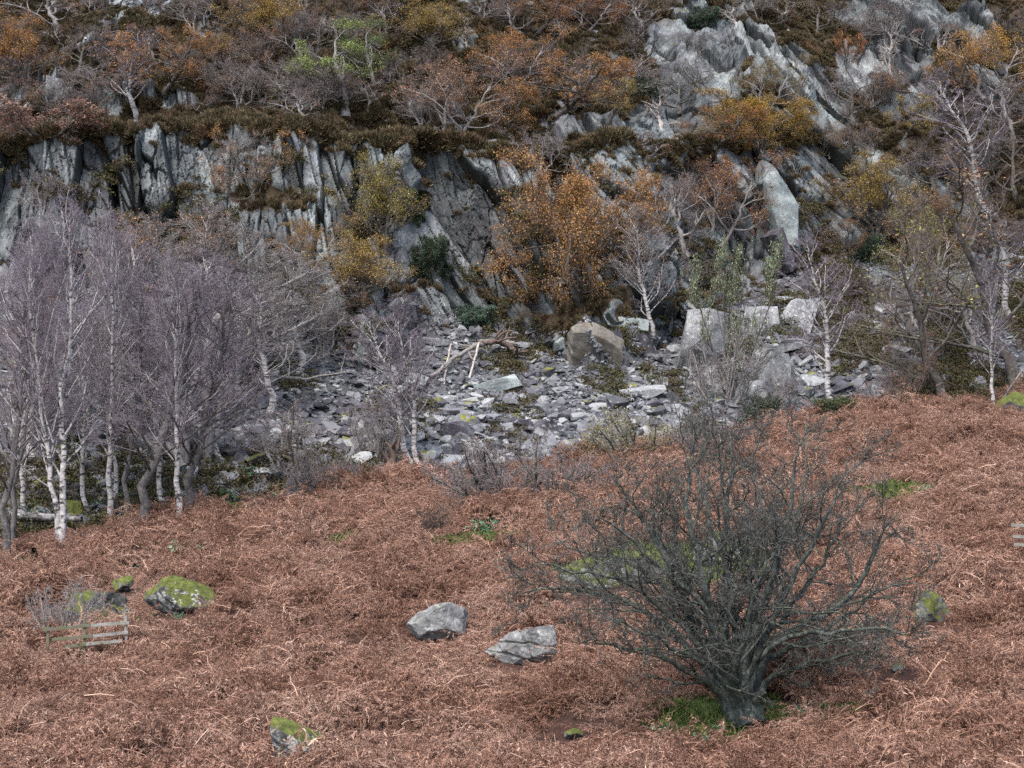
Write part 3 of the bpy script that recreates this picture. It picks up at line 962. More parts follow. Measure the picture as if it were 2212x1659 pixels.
stone('boulder', 'great pale lichened boulder with a slanting top behind the rowan stems', 'boulder', 1520, 806, 134, 142, M_ROCK_PALE, 41, .7, .1, 0, .3, 0, .15, cuts=8, boxy=.6, skew=.12, dmin=.68)
stone('boulder', 'pale square boulder uphill right of the great slanting one', 'boulder', 1650, 722, 86, 62, M_ROCK_PALE, 42, .8, 0, 0, -.3, 0, .2, cuts=8, boxy=1, dmin=.7)
stone('boulder', 'broad rounded pale boulder highest on the right hand scree', 'boulder', 1726, 712, 86, 76, M_ROCK_PALE, 43, .8, .1, 0, 0, 0, .2, cuts=9, boxy=.5)
stone('boulder', 'dome shaped lichen spotted boulder beneath the long roof slab', 'boulder', 1668, 838, 78, 84, M_ROCK_PALE, 44, .8, .25, 0, 0, 0, .15, cuts=10, boxy=.4, skew=-.15)
stone('slate_slab', 'long flat slab forming a roof over a dark hollow on the right scree', 'slab', 1676, 766, 134, 26, M_ROCK, 45, .9, -.22, .1, 0, 0, .1, cuts=8, boxy=1, dmin=.75, thick=.55)
stone('boulder', 'speckled boulder low on the scree under the rowan', 'boulder', 1628, 880, 88, 64, M_ROCK, 46, .8, .1, 0, 0, 0, .2)
stone('slate_slab', 'pale flat slab among leaves left of the dark trunked right tree', 'slab', 1862, 751, 50, 20, M_ROCK_PALE, 47, .8, -.2, .1, 0, 0, .1, boxy=1, thick=.3)
stone('slate_slab', 'dark flat slab jutting from greenery on the upper right scree', 'slab', 1897, 646, 54, 18, M_ROCK_DARK, 48, .8, -.12, .0, 0, 0, .1, boxy=1, thick=.35)
stone('slate_slab', 'pale tabular slab at the upper left of the central scree', 'slab', 946, 750, 68, 24, M_ROCK_PALE, 49, .8, .22, .1, 0, 0, .1, boxy=1, thick=.5)
stone('boulder', 'layered white topped rock above the fallen dead trunk', 'boulder', 1052, 757, 58, 26, M_ROCK_PALE, 50, .9, .1, 0, 0, 0, .2, boxy=.8)
stone('boulder', 'diamond shaped block standing left of the outcrop', 'boulder', 1170, 748, 42, 30, M_ROCK, 51, .8, .5, 0, .3, 0, .2, boxy=1, cuts=5, dmin=.8)
stone('slate_slab', 'large wedge shaped slab tilted up to the right in the scree centre', 'slab', 1074, 846, 104, 32, M_ROCK_GREEN, 52, .8, -.28, .12, 0, 0, .1, boxy=1, cuts=6, dmin=.75, thick=.75)
stone('slate_slab', 'broad lichened slab at the right of the central scree', 'slab', 1390, 862, 100, 34, M_ROCK_PALE, 53, .8, -.2, .12, 0, 0, .1, boxy=1, cuts=6, dmin=.75, thick=.8)
stone('boulder', 'dark purple slate block above the hawthorn thicket', 'boulder', 990, 953, 92, 46, M_ROCK_DARK, 54, .8, .15, 0, 0, 0, .2, boxy=.9, cuts=9)
stone('boulder', 'dark ledge block at lower right of the central scree', 'boulder', 1180, 944, 64, 42, M_ROCK_DARK, 55, .8, -.1, 0, 0, 0, .2, boxy=.9, cuts=9)
stone('slate_slab', 'dark slab behind the pair of slender birches', 'slab', 958, 909, 74, 24, M_ROCK_DARK, 56, .8, -.1, .1, 0, 0, .1, boxy=1, thick=.6)
stone('slate_slab', 'white slab at the left edge of the central scree', 'slab', 838, 806, 40, 18, M_ROCK_PALE, 57, .8, .1, .1, 0, 0, .1, boxy=1, thick=.4)
stone('slate_slab', 'narrow plank of slate right of the scree centre', 'slab', 1262, 842, 52, 16, M_ROCK, 58, .5, .25, .1, 0, 0, .1, boxy=1, thick=.25)
stone('boulder', 'upright pale rock left of the broken snag, white among bare twigs', 'boulder', 579, 832, 34, 38, M_ROCK_PALE, 59, .8, .2, 0, 0, 0, .15, boxy=.7)
stone('boulder', 'lichen spotted dark boulder beside the mossy fallen branch', 'boulder', 648, 1064, 66, 46, M_ROCK_DARK, 60, .8, .1, 0, 0, .1, .2)
stone('slate_slab', 'dark overhanging slab behind the twin birch', 'slab', 198, 965, 70, 30, M_ROCK_DARK, 61, .8, -.1, .1, 0, 0, .1, boxy=1, thick=.8)
stone('boulder', 'grey rounded slab behind the row of birches right of the twin birch', 'boulder', 332, 990, 94, 40, M_ROCK, 62, .8, .1, 0, 0, 0, .2, boxy=.7)
stone('slate_slab', 'mossy square slab high among the birch crowns', 'slab', 292, 756, 42, 22, M_MOSSY2, 63, .9, .2, .1, 0, 0, .1, boxy=1, thick=.6)
stone('mossy_boulder', 'bright moss cushion boulder between the first birches', 'boulder', 150, 1120, 62, 40, M_MOSSY2, 64, .9, .1, 0, 0, .1, .2)
stone('mossy_boulder', 'dark mossy stone beside the ferns at far left', 'boulder', 74, 1130, 60, 40, M_MOSSY, 65, .9, .1, 0, 0, .1, .2)
stone('slate_slab', 'moss covered slab lying by ferns right of the birches', 'slab', 506, 1086, 90, 26, M_MOSSY2, 66, .7, .12, .1, 0, .1, .1, boxy=1, thick=.5)
stone('slate_slab', 'short mossy slab left of the fern at the scree foot', 'slab', 610, 1082, 62, 20, M_MOSSY2, 67, .7, .3, .1, 0, .1, .1, boxy=1, thick=.4)
stone('rock_pillar', 'tall leaning pillar of pale slate right of the brown oaks', 'pillar', 1710, 560, 78, 226, M_ROCK_GREEN, 71, 1.0, -.20, -.12, .35, 0, .05, cuts=18, boxy=.8, rough=.03, dmin=.72, sub=5, cracks=((.2, 1, .5, .03), (1, .2, .1, .03), (.1, 1, -.4, .03)))
stone('rock_pillar', 'thin dark leaning blade of slate below the tall pillar', 'pillar', 1702, 582, 26, 92, M_ROCK_DARK, 72, 1.6, -.36, 0, .3, 0, .1, cuts=5, boxy=1, rough=.01, dmin=.85)
stone('rock_slab', 'upper part of the smooth pale diagonal slab on the right slope', 'rock slab', 1640, 165, 62, 120, M_ROCK_GREEN, 73, .3, -.75, -.55, .1, 0, .3, cuts=16, boxy=.6, rough=.03, dmin=.7, sub=5)
stone('rock_slab', 'lower part of the smooth pale diagonal slab on the right slope', 'rock slab', 1752, 262, 84, 140, M_ROCK_GREEN, 74, .3, -.70, -.55, .1, 0, .3, cuts=16, boxy=.6, rough=.03, dmin=.7, sub=5)
stone('rock_slab', 'grey upright rock standing near the bleached limb at upper left', 'rock slab', 110, 230, 40, 70, M_ROCK, 75, .8, .08, 0, .1, 0, .2, cuts=6, boxy=1, dmin=.8)
stone('rock_outcrop', 'smooth pale toe of cliff beside the purple birch twigs', 'outcrop', 790, 786, 72, 110, M_ROCK_GREEN, 76, .9, .1, 0, .2, 0, .1, cuts=8, boxy=.6, dmin=.7)
for o in list(scene.objects):
    if o.name.startswith('rock_pillar'):
        o.location += Vector((o.location.x / o.location.y, 1, 0)) * -1.0
# nameless middling slabs of the scree
rng = np.random.default_rng(77)
cand = np.nonzero((fpart > .05) & (fpart < .95) & vis & (fpx > 350) & (fpx < 1950) & ~((fpx > 1190) & (fpx < 1420) & (fpy < 830)))[0]
pw = ar[cand] * (1.2 - fpart[cand])
pick = rng.choice(cand, 110, replace=False, p=pw / pw.sum())
variants = []
for i in range(9):
    v, f = rock_shape(700 + i, (1.0, rng.uniform(.55, .8), rng.uniform(.2, .42)), 3, 9, .9, .02, dmin=.5)
    variants.append(mesh_from('slate_slab', v, [f], False, [(M_ROCK, M_ROCK_PALE, M_ROCK_DARK)[i % 3]]))
for q in pick:
    o = link('slate_slab', variants[rng.integers(0, 9)])
    n_ = unit(fn[q] * .4 + np.array([0, -.35, .8]) + rng.normal(0, .22, 3))
    o.rotation_mode = 'QUATERNION'
    o.rotation_quaternion = Vector(n_).to_track_quat('Z', 'Y') @ Euler((0, 0, rng.uniform(0, 6.28))).to_quaternion()
    s = rng.uniform(.8, 1.9) * (1.15 - .4 * fpart[q])
    o.scale = (s, s, s)
    o.location = Vector(fp[q]) + Vector((0, 0, .08 * s))
    tag(o, 'grey slate slab lying loose among the smaller scree stones', 'slab', 'loose slabs lying on the scree')
# ------------------------------------------------------------------ trees
def tubes(P_, R_, sides):
    N, k, _ = P_.shape
    T = unit(np.gradient(P_, axis=1))
    mean = unit(P_[:, -1] - P_[:, 0])
    ref = np.where(np.abs(mean[:, 2:3]) < .8, np.array([[0, 0, 1.0]]), np.array([[1.0, 0, 0]]))
    A0 = unit(np.cross(mean, ref))[:, None, :]
    A = unit(A0 - (A0 * T).sum(-1, keepdims=True) * T)
    B = np.cross(T, A)
    th = np.arange(sides) * 2 * math.pi / sides
    v = P_[:, :, None, :] + R_[:, :, None, None] * (A[:, :, None, :] * np.cos(th)[:, None] + B[:, :, None, :] * np.sin(th)[:, None])
    base = (np.arange(N) * k * sides)[:, None, None] + (np.arange(k - 1) * sides)[None, :, None]
    i = np.arange(sides)[None, None, :]
    j = (i + 1) % sides
    f = np.stack([base + i, base + j, base + sides + j, base + sides + i], -1).reshape(-1, 4)
    return v.reshape(-1, 3), f


def spawn(par, n, t0, t1, ang, length, k, wig, up, rr, rng, rmin=.006, absolute=False, fall=.55, flat=0.0, power=1.0):
    Pp, Rp = par
    N, kp, _ = Pp.shape
    idx = np.repeat(np.arange(N), n)
    M = len(idx)
    t = t0 + (t1 - t0) * ((np.tile(np.arange(n), N) + rng.random(M)) / n) ** power
    f = t * (kp - 1)
    i0 = np.clip(f.astype(int), 0, kp - 2)
    w = (f - i0)[:, None]
    a, b = Pp[idx, i0], Pp[idx, i0 + 1]
    p = a * (1 - w) + b * w
    T = unit(b - a)
    rad = Rp[idx, i0] * (1 - w[:, 0]) + Rp[idx, i0 + 1] * w[:, 0]
    Lp = np.linalg.norm(np.diff(Pp, axis=1), axis=-1).sum(1)[idx]
    v = rng.normal(0, 1, (M, 3)) * np.array([1, 1, 1 - flat])
    perp = unit(v - (v * T).sum(-1, keepdims=True) * T)
    an = rng.normal(ang, ang * .22, M)[:, None]
    d = np.cos(an) * T + np.sin(an) * perp
    tr = (t - t0) / max(1e-6, t1 - t0)
    L_ = (length if absolute else Lp * length) * (1 - fall * tr) * rng.uniform(.65, 1.3, M)
    pts = [p]
    for q in range(k - 1):
        d = unit(d + rng.normal(0, wig, (M, 3)) + np.array([0, 0, up]))
        pts.append(pts[-1] + d * (L_ / (k - 1))[:, None])
    C = np.stack(pts, 1)
    r0 = np.maximum(np.minimum(rad * rr, rad), rmin)
    Rr = r0[:, None] * np.linspace(1, .35, k)[None]
    return C, np.maximum(Rr, rmin * .6)


def leaves(par, n, size, rng, spread=.08, flat=.5, t0=.2, aspect=.62, dense=None):
    Pp = par[0]
    N, kp, _ = Pp.shape
    if dense is not None:                      # leafy and bare patches through the crown
        q = Pp[:, -1]
        keep = dense(q)
        Pp = Pp[keep]
        N = len(Pp)
    idx = np.repeat(np.arange(N), n)
    M = len(idx)
    f = rng.uniform(t0, 1, M) * (kp - 1)
    i0 = np.clip(f.astype(int), 0, kp - 2)
    w = (f - i0)[:, None]
    p = Pp[idx, i0] * (1 - w) + Pp[idx, i0 + 1] * w + rng.normal(0, spread, (M, 3))
    d = unit(rng.normal(0, 1, (M, 3)) + np.array([0, 0, -.35]))
    nrm = rng.normal(0, 1, (M, 3)) * (1 - flat) + np.array([0, 0, flat])
    s = unit(np.cross(d, nrm))
    u = np.cross(s, d)
    L_ = size * rng.uniform(.6, 1.35, (M, 1))
    W_ = L_ * aspect * .5
    c = p + d * L_ * .5
    bend = u * L_ * rng.uniform(-.18, .18, (M, 1))
    v = np.stack([p, c + s * W_ + bend, p + d * L_, c - s * W_ + bend], 1).reshape(-1, 3)
    f = np.arange(M * 4).reshape(-1, 4)
    return v, f


def curve(pts, k, wig=0.0, rng=None):
    pts = np.asarray(pts, float)
    s = np.concatenate([[0], np.cumsum(np.linalg.norm(np.diff(pts, axis=0), axis=1))])
    t = np.linspace(0, s[-1], k)
    c = np.stack([np.interp(t, s, pts[:, i]) for i in range(pts.shape[1])], -1)
    for _ in range(2):
        c[1:-1] = .25 * c[:-2] + .5 * c[1:-1] + .25 * c[2:]
    if wig:
        w = rng.normal(0, wig, (k, 3))
        w[0] = 0
        c[:, :3] += w
    return c


class Build:
    def __init__(s):
        s.v, s.f, s.m, s.off = [], [], [], 0

    def add(s, vf, m=0):
        v, f = vf
        if len(v):
            s.v.append(v); s.f.append(f + s.off); s.m.append(m); s.off += len(v)
        return s

    def mesh(s, name, mats, shade=True):
        return mesh_from(name, np.concatenate(s.v), s.f, shade, mats, s.m)


def bark_mat(name, a, b, moss=0.0, scale=3.0, lichen=0.0, stretch=.3):
    nt = NT(name)
    v = nt.objcoord()
    n = nt.noise(nt.scaled(v, (1, 1, stretch)), scale * 2.2, 5, .7)
    c = nt.ramp(n, [(.32, a), (.68, b)])
    if lichen:
        c = nt.mix(nt.math('MULTIPLY', nt.step(nt.noise(v, 7, 4, .7), .5, .62), lichen), c, (.30, .33, .29))
    if moss:
        mz = nt.math('ADD', nt.math('MULTIPLY', nt.normal_z(), .35), nt.noise(v, 1.6, 3, .6))
        c = nt.mix(nt.math('MULTIPLY', nt.step(mz, .62, .8), moss), c, (.07, .10, .015))
    return nt.out(c, n, .8, .04)


def birch_bark():
    nt = NT('birch_bark')
    v = nt.objcoord()
    n = nt.noise(nt.scaled(v, (1.0, 1.0, 2.2)), 2.6, 5, .7)
    m = nt.step(n, .50, .60)
    o = nt.n('ShaderNodeSeparateXYZ')
    nt.l(nt.n('ShaderNodeTexCoord').outputs['Object'], o.inputs[0])
    low = nt.math('MULTIPLY', nt.step(nt.math('ADD', nt.math('MULTIPLY', o.outputs[2], -.22), nt.noise(v, 2.5, 3)), .28, .6), .85)
    dark = nt.math('MAXIMUM', m, low)
    c = nt.mix(dark, nt.ramp(nt.noise(v, 6, 3), [(.3, (.25, .235, .23)), (.7, (.54, .515, .50))]), (.05, .043, .042))
    return nt.out(c, n, .4, .03)


M_BIRCH = birch_bark()
M_BIRCH_DARK = bark_mat('dark_birch_bark', (.035, .030, .030), (.16, .145, .14), .3, 3, .25)
M_PURPLE = bark_mat('purple_birch_twigs', (.115, .094, .112), (.26, .222, .258), 0, .35)
M_GREYTWIG = bark_mat('grey_brown_twigs', (.11, .088, .085), (.28, .24, .235), 0, 1.0)
M_PALETWIG = bark_mat('pale_grey_twigs', (.16, .14, .135), (.36, .325, .31), 0, 1.0)
M_OAKBARK = bark_mat('dark_oak_bark', (.025, .02, .018), (.13, .11, .10), .4, 3, .3)
M_OAKTWIG = bark_mat('oak_twigs', (.065, .048, .046), (.19, .15, .145), 0, 1.5)
M_GREYBARK = bark_mat('grey_gnarled_bark', (.11, .098, .092), (.34, .31, .30), .15, 3, .2)
M_BLEACHED = bark_mat('bleached_dead_wood', (.20, .17, .15), (.56, .51, .47), 0, 3)
M_HAW = bark_mat('lichened_hawthorn_bark', (.020, .023, .020), (.08, .096, .086), .25, 3, .35)
M_HAWTWIG = bark_mat('hawthorn_twigs', (.024, .022, .020), (.105, .105, .095), 0, 1.2, .4)
M_HAWTRUNK = bark_mat('furrowed_hawthorn_trunk', (.018, .014, .011), (.10, .08, .062), .35, 2.2, .12, .12)
M_RUSTTWIG = bark_mat('brown_twigs', (.05, .036, .03), (.13, .095, .08), 0, 2)


def leaf_mat(name):
    nt = NT(name)
    i = nt.island()
    var = nt.ramp(i, [(0, .30), (.25, .65), (.6, 1.05), (1, 1.45)])
    c = nt.mix(1.0, nt.objcolor(), var, 'MULTIPLY')
    odd = nt.math('GREATER_THAN', nt.math('FRACT', nt.math('MULTIPLY', i, 91.0)), .72)
    c = nt.mix(nt.math('MULTIPLY', odd, .6), c, (.16, .105, .06))
    sh = nt.n('ShaderNodeHueSaturation')
    h = nt.math('ADD', nt.math('MULTIPLY', nt.math('FRACT', nt.math('MULTIPLY', i, 37.0)), .045), .478)
    nt.l(h, sh.inputs['Hue'])
    nt.l(c, sh.inputs['Color'])
    nt.b.inputs['Roughness'].default_value = .55
    nt.out(sh.outputs[0])
    tr = nt.n('ShaderNodeBsdfTranslucent')
    nt.l(sh.outputs[0], tr.inputs[0])
    mx = nt.n('ShaderNodeMixShader', Fac=.3)
    nt.l(nt.b.outputs[0], mx.inputs[1])
    nt.l(tr.outputs[0], mx.inputs[2])
    nt.l(mx.outputs[0], nt.t.nodes['Material Output'].inputs[0])
    return nt.m


M_LEAF = leaf_mat('autumn_leaves')


class Kind:
    """meshes of one grown tree: trunk and crown, with its natural height and width"""

    def __init__(s, trunk, crown):
        s.trunk, s.crown = trunk, crown
        n = len(crown.vertices)
        co = np.empty(n * 3, np.float32)
        crown.vertices.foreach_get('co', co)
        co = co.reshape(-1, 3)
        s.h = float(np.percentile(co[:, 2], 99.5))
        s.w = float(np.percentile(co[:, 0], 98.5) - np.percentile(co[:, 0], 1.5))
        s.cx = float(np.percentile(co[:, 0], 98.5) + np.percentile(co[:, 0], 1.5)) / 2


def grow_birch(seed, H=13.0, lean=0.0, twig=M_PURPLE, bark=M_BIRCH, twin=False, dense=1.0, r0=.125, bw=.30, tw=1.0, n4=3):
    rng = np.random.default_rng(seed)
    stems = []
    def stem(x0, dx, h, r):
        k = 16
        t = np.linspace(0, 1, k)
        p = np.stack([x0 + dx * t + np.cumsum(rng.normal(0, .085, k)), np.cumsum(rng.normal(0, .085, k)), t * h - .3], -1)
        stems.append((p, r * (1 - t) ** .85 * (1 + .5 * np.exp(-t * 22)) + .014))
    stem(0, lean, H, r0)
    if twin:
        stem(-.15, lean - 1.6, H * .9, r0 * .8)
    S = (np.stack([q[0] for q in stems]), np.stack([q[1] for q in stems]))
    b1 = spawn(S, int(26 * dense), .24, .98, .62, H * bw, 7, .13, .10, .42, rng, .012, True, .62)
    bT = spawn(S, int(10 * dense), .5, .97, .5, H * .3, 6, .13, .16, .55, rng, .012, True, .6)
    b1 = (np.concatenate([b1[0][:, :6], bT[0]]), np.concatenate([b1[1][:, :6], bT[1]]))
    b2 = spawn(b1, 6, .25, 1.0, .6, .48, 5, .16, .05, .5, rng, .008)
    b3 = spawn(b2, 7, .15, 1.0, .55, .55, 4, .2, -.10, .6, rng, .0062 * tw)
    b4 = spawn(b3, n4, .2, 1.0, .5, .6, 3, .2, -.16, .8, rng, .0058 * tw)
    B = Build().add(tubes(*S, 9)).add(tubes(*b1, 5))
    C = Build().add(tubes(*b2, 3)).add(tubes(*b3, 3)).add(tubes(*b4, 3))
    return B, C, (b3, b4), rng, bark, twig


def birch_kind(seed, leafn=0, **kw):
    B, C, (b3, b4), rng, bark, twig = grow_birch(seed, **kw)
    if leafn:
        keep = b4[0][rng.random(len(b4[0])) < .3], b4[1]
        C.add(leaves(keep, leafn, .085, rng, .1), 1)
    return Kind(B.mesh('birch_trunk', [bark]), C.mesh('birch_crown', [twig, M_LEAF]))


def oak_kind(seed, H=5.5, leafn=4, bark=M_OAKBARK, twig=M_OAKTWIG, leaf=.13, cover=.75, spreadw=1.0, stems=1, gn=.26, low=.22, d3=6, twigr=.0075, patch=1.4):
    rng = np.random.default_rng(seed)
    st = []
    for s in range(stems):
        k = 9
        t = np.linspace(0, 1, k)
        lx, ly = rng.normal(0, .35) + (s - (stems - 1) / 2) * .7, rng.normal(0, .3)
        p = np.stack([lx * t * H * .35 + np.cumsum(rng.normal(0, .10, k)), ly * t * H * .35 + np.cumsum(rng.normal(0, .10, k)), t * H * .72 - .35], -1)
        st.append((p, .17 / stems ** .5 * (1 - t * .75) * (1 + .6 * np.exp(-t * 14))))
    S = (np.stack([q[0] for q in st]), np.stack([q[1] for q in st]))
    b1 = spawn(S, 9, low, 1.0, .95, H * .55 * spreadw, 9, gn, .06, .62, rng, .02, True, .45)
    b2 = spawn(b1, 7, .22, 1.0, .75, .5, 6, gn, .05, .55, rng, .011)
    b3 = spawn(b2, d3, .2, 1.0, .7, .55, 5, gn, .03, .55, rng, twigr)
    b4 = spawn(b3, 4, .25, 1.0, .6, .6, 3, gn, .04, .8, rng, twigr * .9)
    B = Build().add(tubes(*S, 9)).add(tubes(*b1, 6)).add(tubes(*b2, 4))
    C = Build().add(tubes(*b3, 3)).add(tubes(*b4, 3))
    if leafn:
        sh = rng.uniform(-50, 50, 3)
        cut = np.quantile(fbm(rng.uniform(0, 40, 4000), rng.uniform(0, 40, 4000), seed, 2), 1 - cover)
        fn_ = lambda q: fbm(q[:, 0] / patch + sh[0] + q[:, 2] / patch * .4, q[:, 2] / patch + sh[1] + q[:, 1] / patch * .7, seed, 2) > cut
        C.add(leaves(b4, leafn, leaf, rng, .11, dense=fn_), 1)
    return Kind(B.mesh('oak_trunk', [bark]), C.mesh('oak_crown', [twig, M_LEAF]))


def bush_kind(seed, H=2.0, W=1.0, twig=M_HAWTWIG, bark=M_HAW, leafn=0, leaf=.06, stems=14, up=.05, wig=.25, dense=1.0, tw=.0065):
    rng = np.random.default_rng(seed)
    k = 7
    az = rng.uniform(0, 6.283, stems)
    el = rng.uniform(.35, 1.35, stems)
    P0 = np.stack([np.cos(az) * .25 * W, np.sin(az) * .25 * W, np.full(stems, -.15)], -1)
    d = np.stack([np.cos(az) * np.cos(el) * W, np.sin(az) * np.cos(el) * W, np.sin(el)], -1)
    pts = [P0]
    for q in range(k - 1):
        d = unit(d + rng.normal(0, wig * .6, d.shape) + np.array([0, 0, up]))
        pts.append(pts[-1] + d * np.array([W ** .5, W ** .5, 1]) * (H * rng.uniform(.8, 1.1, (stems, 1)) / (k - 1)))
    S = (np.stack(pts, 1), np.linspace(.045, .014, k)[None] * rng.uniform(.6, 1.2, (stems, 1)) * H / 2)
    b1 = spawn(S, int(9 * dense), .15, 1.0, .7, .45, 6, wig, up, .5, rng, .010)
    b2 = spawn(b1, int(7 * dense), .1, 1.0, .75, .5, 5, wig, up * .6, .6, rng, tw * 1.1)
    b3 = spawn(b2, 5, .1, 1.0, .75, .5, 3, wig, 0, .8, rng, tw)
    B = Build().add(tubes(*S, 5)).add(tubes(*b1, 4))
    C = Build().add(tubes(*b2, 3)).add(tubes(*b3, 3))
    if leafn:
        C.add(leaves(b3, leafn, leaf, rng, .06), 1)
    return Kind(B.mesh('bush_stems', [bark]), C.mesh('bush_crown', [twig, M_LEAF]))


def plant_tree(kind, name, label, cat, cx, yb, ytop, w, color=None, lean=0.0, yaw=None, group=None, back=0.0, sink=.1, parts=('trunk', 'crown')):
    """a tree whose foot stands at survey position (cx, yb), its top at ytop, w wide"""
    p, n = spot(cx, yb)
    if back:
        p = p + Vector((p.x / p.y * back, back, 0))
        p.z = ground_z(p.x, p.y)
    H, W = metres(yb - ytop, p.y), metres(w, p.y)
    root = bpy.data.objects.new(name, None)
    scene.collection.objects.link(root)
    root.empty_display_size = .3
    root.location = p - Vector((0, 0, sink))
    sz, sx = H / kind.h, W / kind.w
    root.scale = (sx, (sx + sz) / 2 if yaw is None else sx, sz)
    root.rotation_euler = (0, lean, yaw or 0)
    for pn, me in zip(parts, (kind.trunk, kind.crown)):
        c = link(pn, me, root)
        if color is not None:
            c.color = (*color, 1)
    tag(root, label, cat, group)
    return root


# --- the old hawthorn in the foreground, limb by limb
def hawthorn():
    rng = np.random.default_rng(2024)
    foot, _ = spot(1600, 1566)
    u = metres(1, foot.y)                        # metres per survey unit here
    cv = lambda zx, zy: ((1250 + zx * .5305) * .8848 - 1604, 1566 - (950 + zy * .5305) * .8848)
    limbs = [
        ([(975, 1400), (930, 1365), (820, 1295), (700, 1235), (600, 1200), (480, 1165), (380, 1180)], -1.2, .16),
        ([(985, 1380), (905, 1290), (860, 1180), (830, 1050), (790, 900), (720, 720), (640, 600), (540, 520)], .9, .22),
        ([(1000, 1360), (965, 1220), (905, 1000), (865, 860), (820, 660), (800, 480), (790, 330)], -1.5, .24),
        ([(1020, 1360), (1005, 1200), (1000, 1000), (1005, 800), (1030, 560), (1050, 330), (1040, 180)], .6, .25),
        ([(1060, 1360), (1085, 1200), (1150, 1000), (1210, 850), (1250, 650), (1290, 450), (1310, 280)], -1.0, .23),
        ([(1090, 1370), (1170, 1225), (1300, 1130), (1450, 1040), (1590, 970), (1680, 830), (1720, 690), (1800, 590)], .5, .22),
        ([(1110, 1390), (1190, 1320), (1260, 1290), (1350, 1250), (1480, 1225), (1640, 1180)], -1.3, .15),
        ([(970, 1390), (870, 1240), (780, 1110), (600, 1010), (420, 945), (250, 930), (80, 945)], 1.6, .17),
        ([(990, 1370), (900, 1120), (720, 890), (560, 800), (400, 770), (230, 700)], 2.3, .17),
        ([(1080, 1370), (1140, 1200), (1310, 1040), (1450, 860), (1560, 700), (1600, 560)], 2.0, .18),
        ([(1040, 1360), (1070, 1100), (1010, 760), (920, 480), (880, 300), (900, 170)], 2.6, .18),
        ([(1050, 1370), (1100, 1130), (1190, 800), (1230, 560), (1180, 330)], 2.8, .17),
        ([(1030, 1370), (980, 1200), (880, 1010), (700, 840), (520, 690), (400, 600)], -2.5, .16),
        ([(1060, 1375), (1120, 1240), (1250, 1120), (1400, 1120), (1600, 1090), (1760, 1110)], -2.4, .15),
        ([(1020, 1380), (1010, 1300), (1030, 1180), (1080, 1020), (1100, 850), (1130, 700)], -2.9, .15),
        ([(1000, 1390), (930, 1290), (760, 1190), (620, 1120), (470, 1060)], -2.6, .13),
        ([(1100, 1380), (1220, 1240), (1420, 1160), (1560, 1080), (1720, 960), (1850, 900)], 1.5, .15),
        ([(990, 1360), (900, 1150), (780, 850), (650, 640), (480, 420)], .3, .17),
        ([(1080, 1360), (1160, 1150), (1300, 880), (1430, 650), (1520, 440), (1560, 330)], -.4, .18),
        ([(1060, 1360), (1120, 1050), (1250, 760), (1380, 560), (1420, 360)], 1.2, .16),
        ([(985, 1380), (880, 1200), (700, 1000), (540, 880), (350, 850), (150, 830)], -.7, .14),
    ]
    k = 18
    Ps, Rs = [], []
    for pts, dep, r in limbs:
        q = np.array([cv(*z) for z in pts])
        q = np.concatenate([[[q[0, 0] * .62 + 18, 12]], q])      # each limb starts as a rib of the trunk
        s = np.linspace(0, 1, len(q))
        s = s * s ** .3
        p3 = np.stack([q[:, 0] * u, dep * s ** .8 * .95 + np.sign(dep) * .22, q[:, 1] * u], -1)
        Ps.append(curve(p3, k, .045, rng))
        tt_ = np.linspace(0, 1, k)
        Rs.append(r * (1 - tt_) ** .8 * .54 * (1 + 1.5 * np.exp(-tt_ * 11)) + .015)
    S = (np.stack(Ps), np.stack(Rs))
    root = bpy.data.objects.new('hawthorn_tree', None)
    scene.collection.objects.link(root)
    root.location = foot
    # trunk: short, flared and deeply furrowed
    zs = np.linspace(-.35, metres(92, foot.y), 26)
    th = np.linspace(0, 2 * math.pi, 72, endpoint=False)
    Zt, Th = np.meshgrid(zs, th, indexing='ij')
    tt = (Zt + .2) / zs[-1]
    cx_ = np.interp(zs, [-.3, .3, .7, 1.1], [.10, .02, -.10, -.16])[:, None]
    rad = np.interp(zs, [-.35, 0, .25, .5, .8, .95, 1.05], [.56, .44, .40, .42, .42, .34, .12])[:, None]
    rib = .17 * np.abs(np.sin(Th * 3.5 + tt * 1.4 + .8 * np.sin(Th * 2))) + .07 * np.sin(Th * 11 + tt * 2.5) + .10 * vnoise(Th * 3, Zt * 1.2, 5) + .05 * vnoise(Th * 9, Zt * 2, 6)
    rr = rad * (.92 + rib * (1.15 - .25 * tt))
    tv = np.stack([cx_ + rr * np.cos(Th), rr * np.sin(Th) * .85, Zt], -1)
    nT, nC = tv.shape[:2]
    i = np.arange(nT - 1)[:, None] * nC + np.arange(nC)[None, :]
    j = np.arange(nT - 1)[:, None] * nC + (np.arange(nC)[None, :] + 1) % nC
    tf = np.stack([i, j, j + nC, i + nC], -1).reshape(-1, 4)
    top = tv[-1].mean(0)
    tv2 = np.concatenate([tv.reshape(-1, 3), top[None]])
    cap = np.stack([(nT - 1) * nC + np.arange(nC), (nT - 1) * nC + (np.arange(nC) + 1) % nC, np.full(nC, nT * nC)], -1)
    link('trunk', mesh_from('hawthorn_trunk', tv2, [tf, cap], True, [M_HAWTRUNK]), root)
    b1 = spawn(S, 10, .2, 1.0, .78, .37, 10, .19, .02, .5, rng, .015, power=.8, fall=.45)
    b2 = spawn(b1, 7, .15, 1.0, .72, .50, 7, .22, .05, .5, rng, .0105, fall=.45)
    b3 = spawn(b2, 6, .12, 1.0, .8, .52, 5, .26, .03, .6, rng, .0080)
    b4 = spawn(b3, 3, .15, 1.0, .85, .55, 3, .28, .03, .8, rng, .0070)
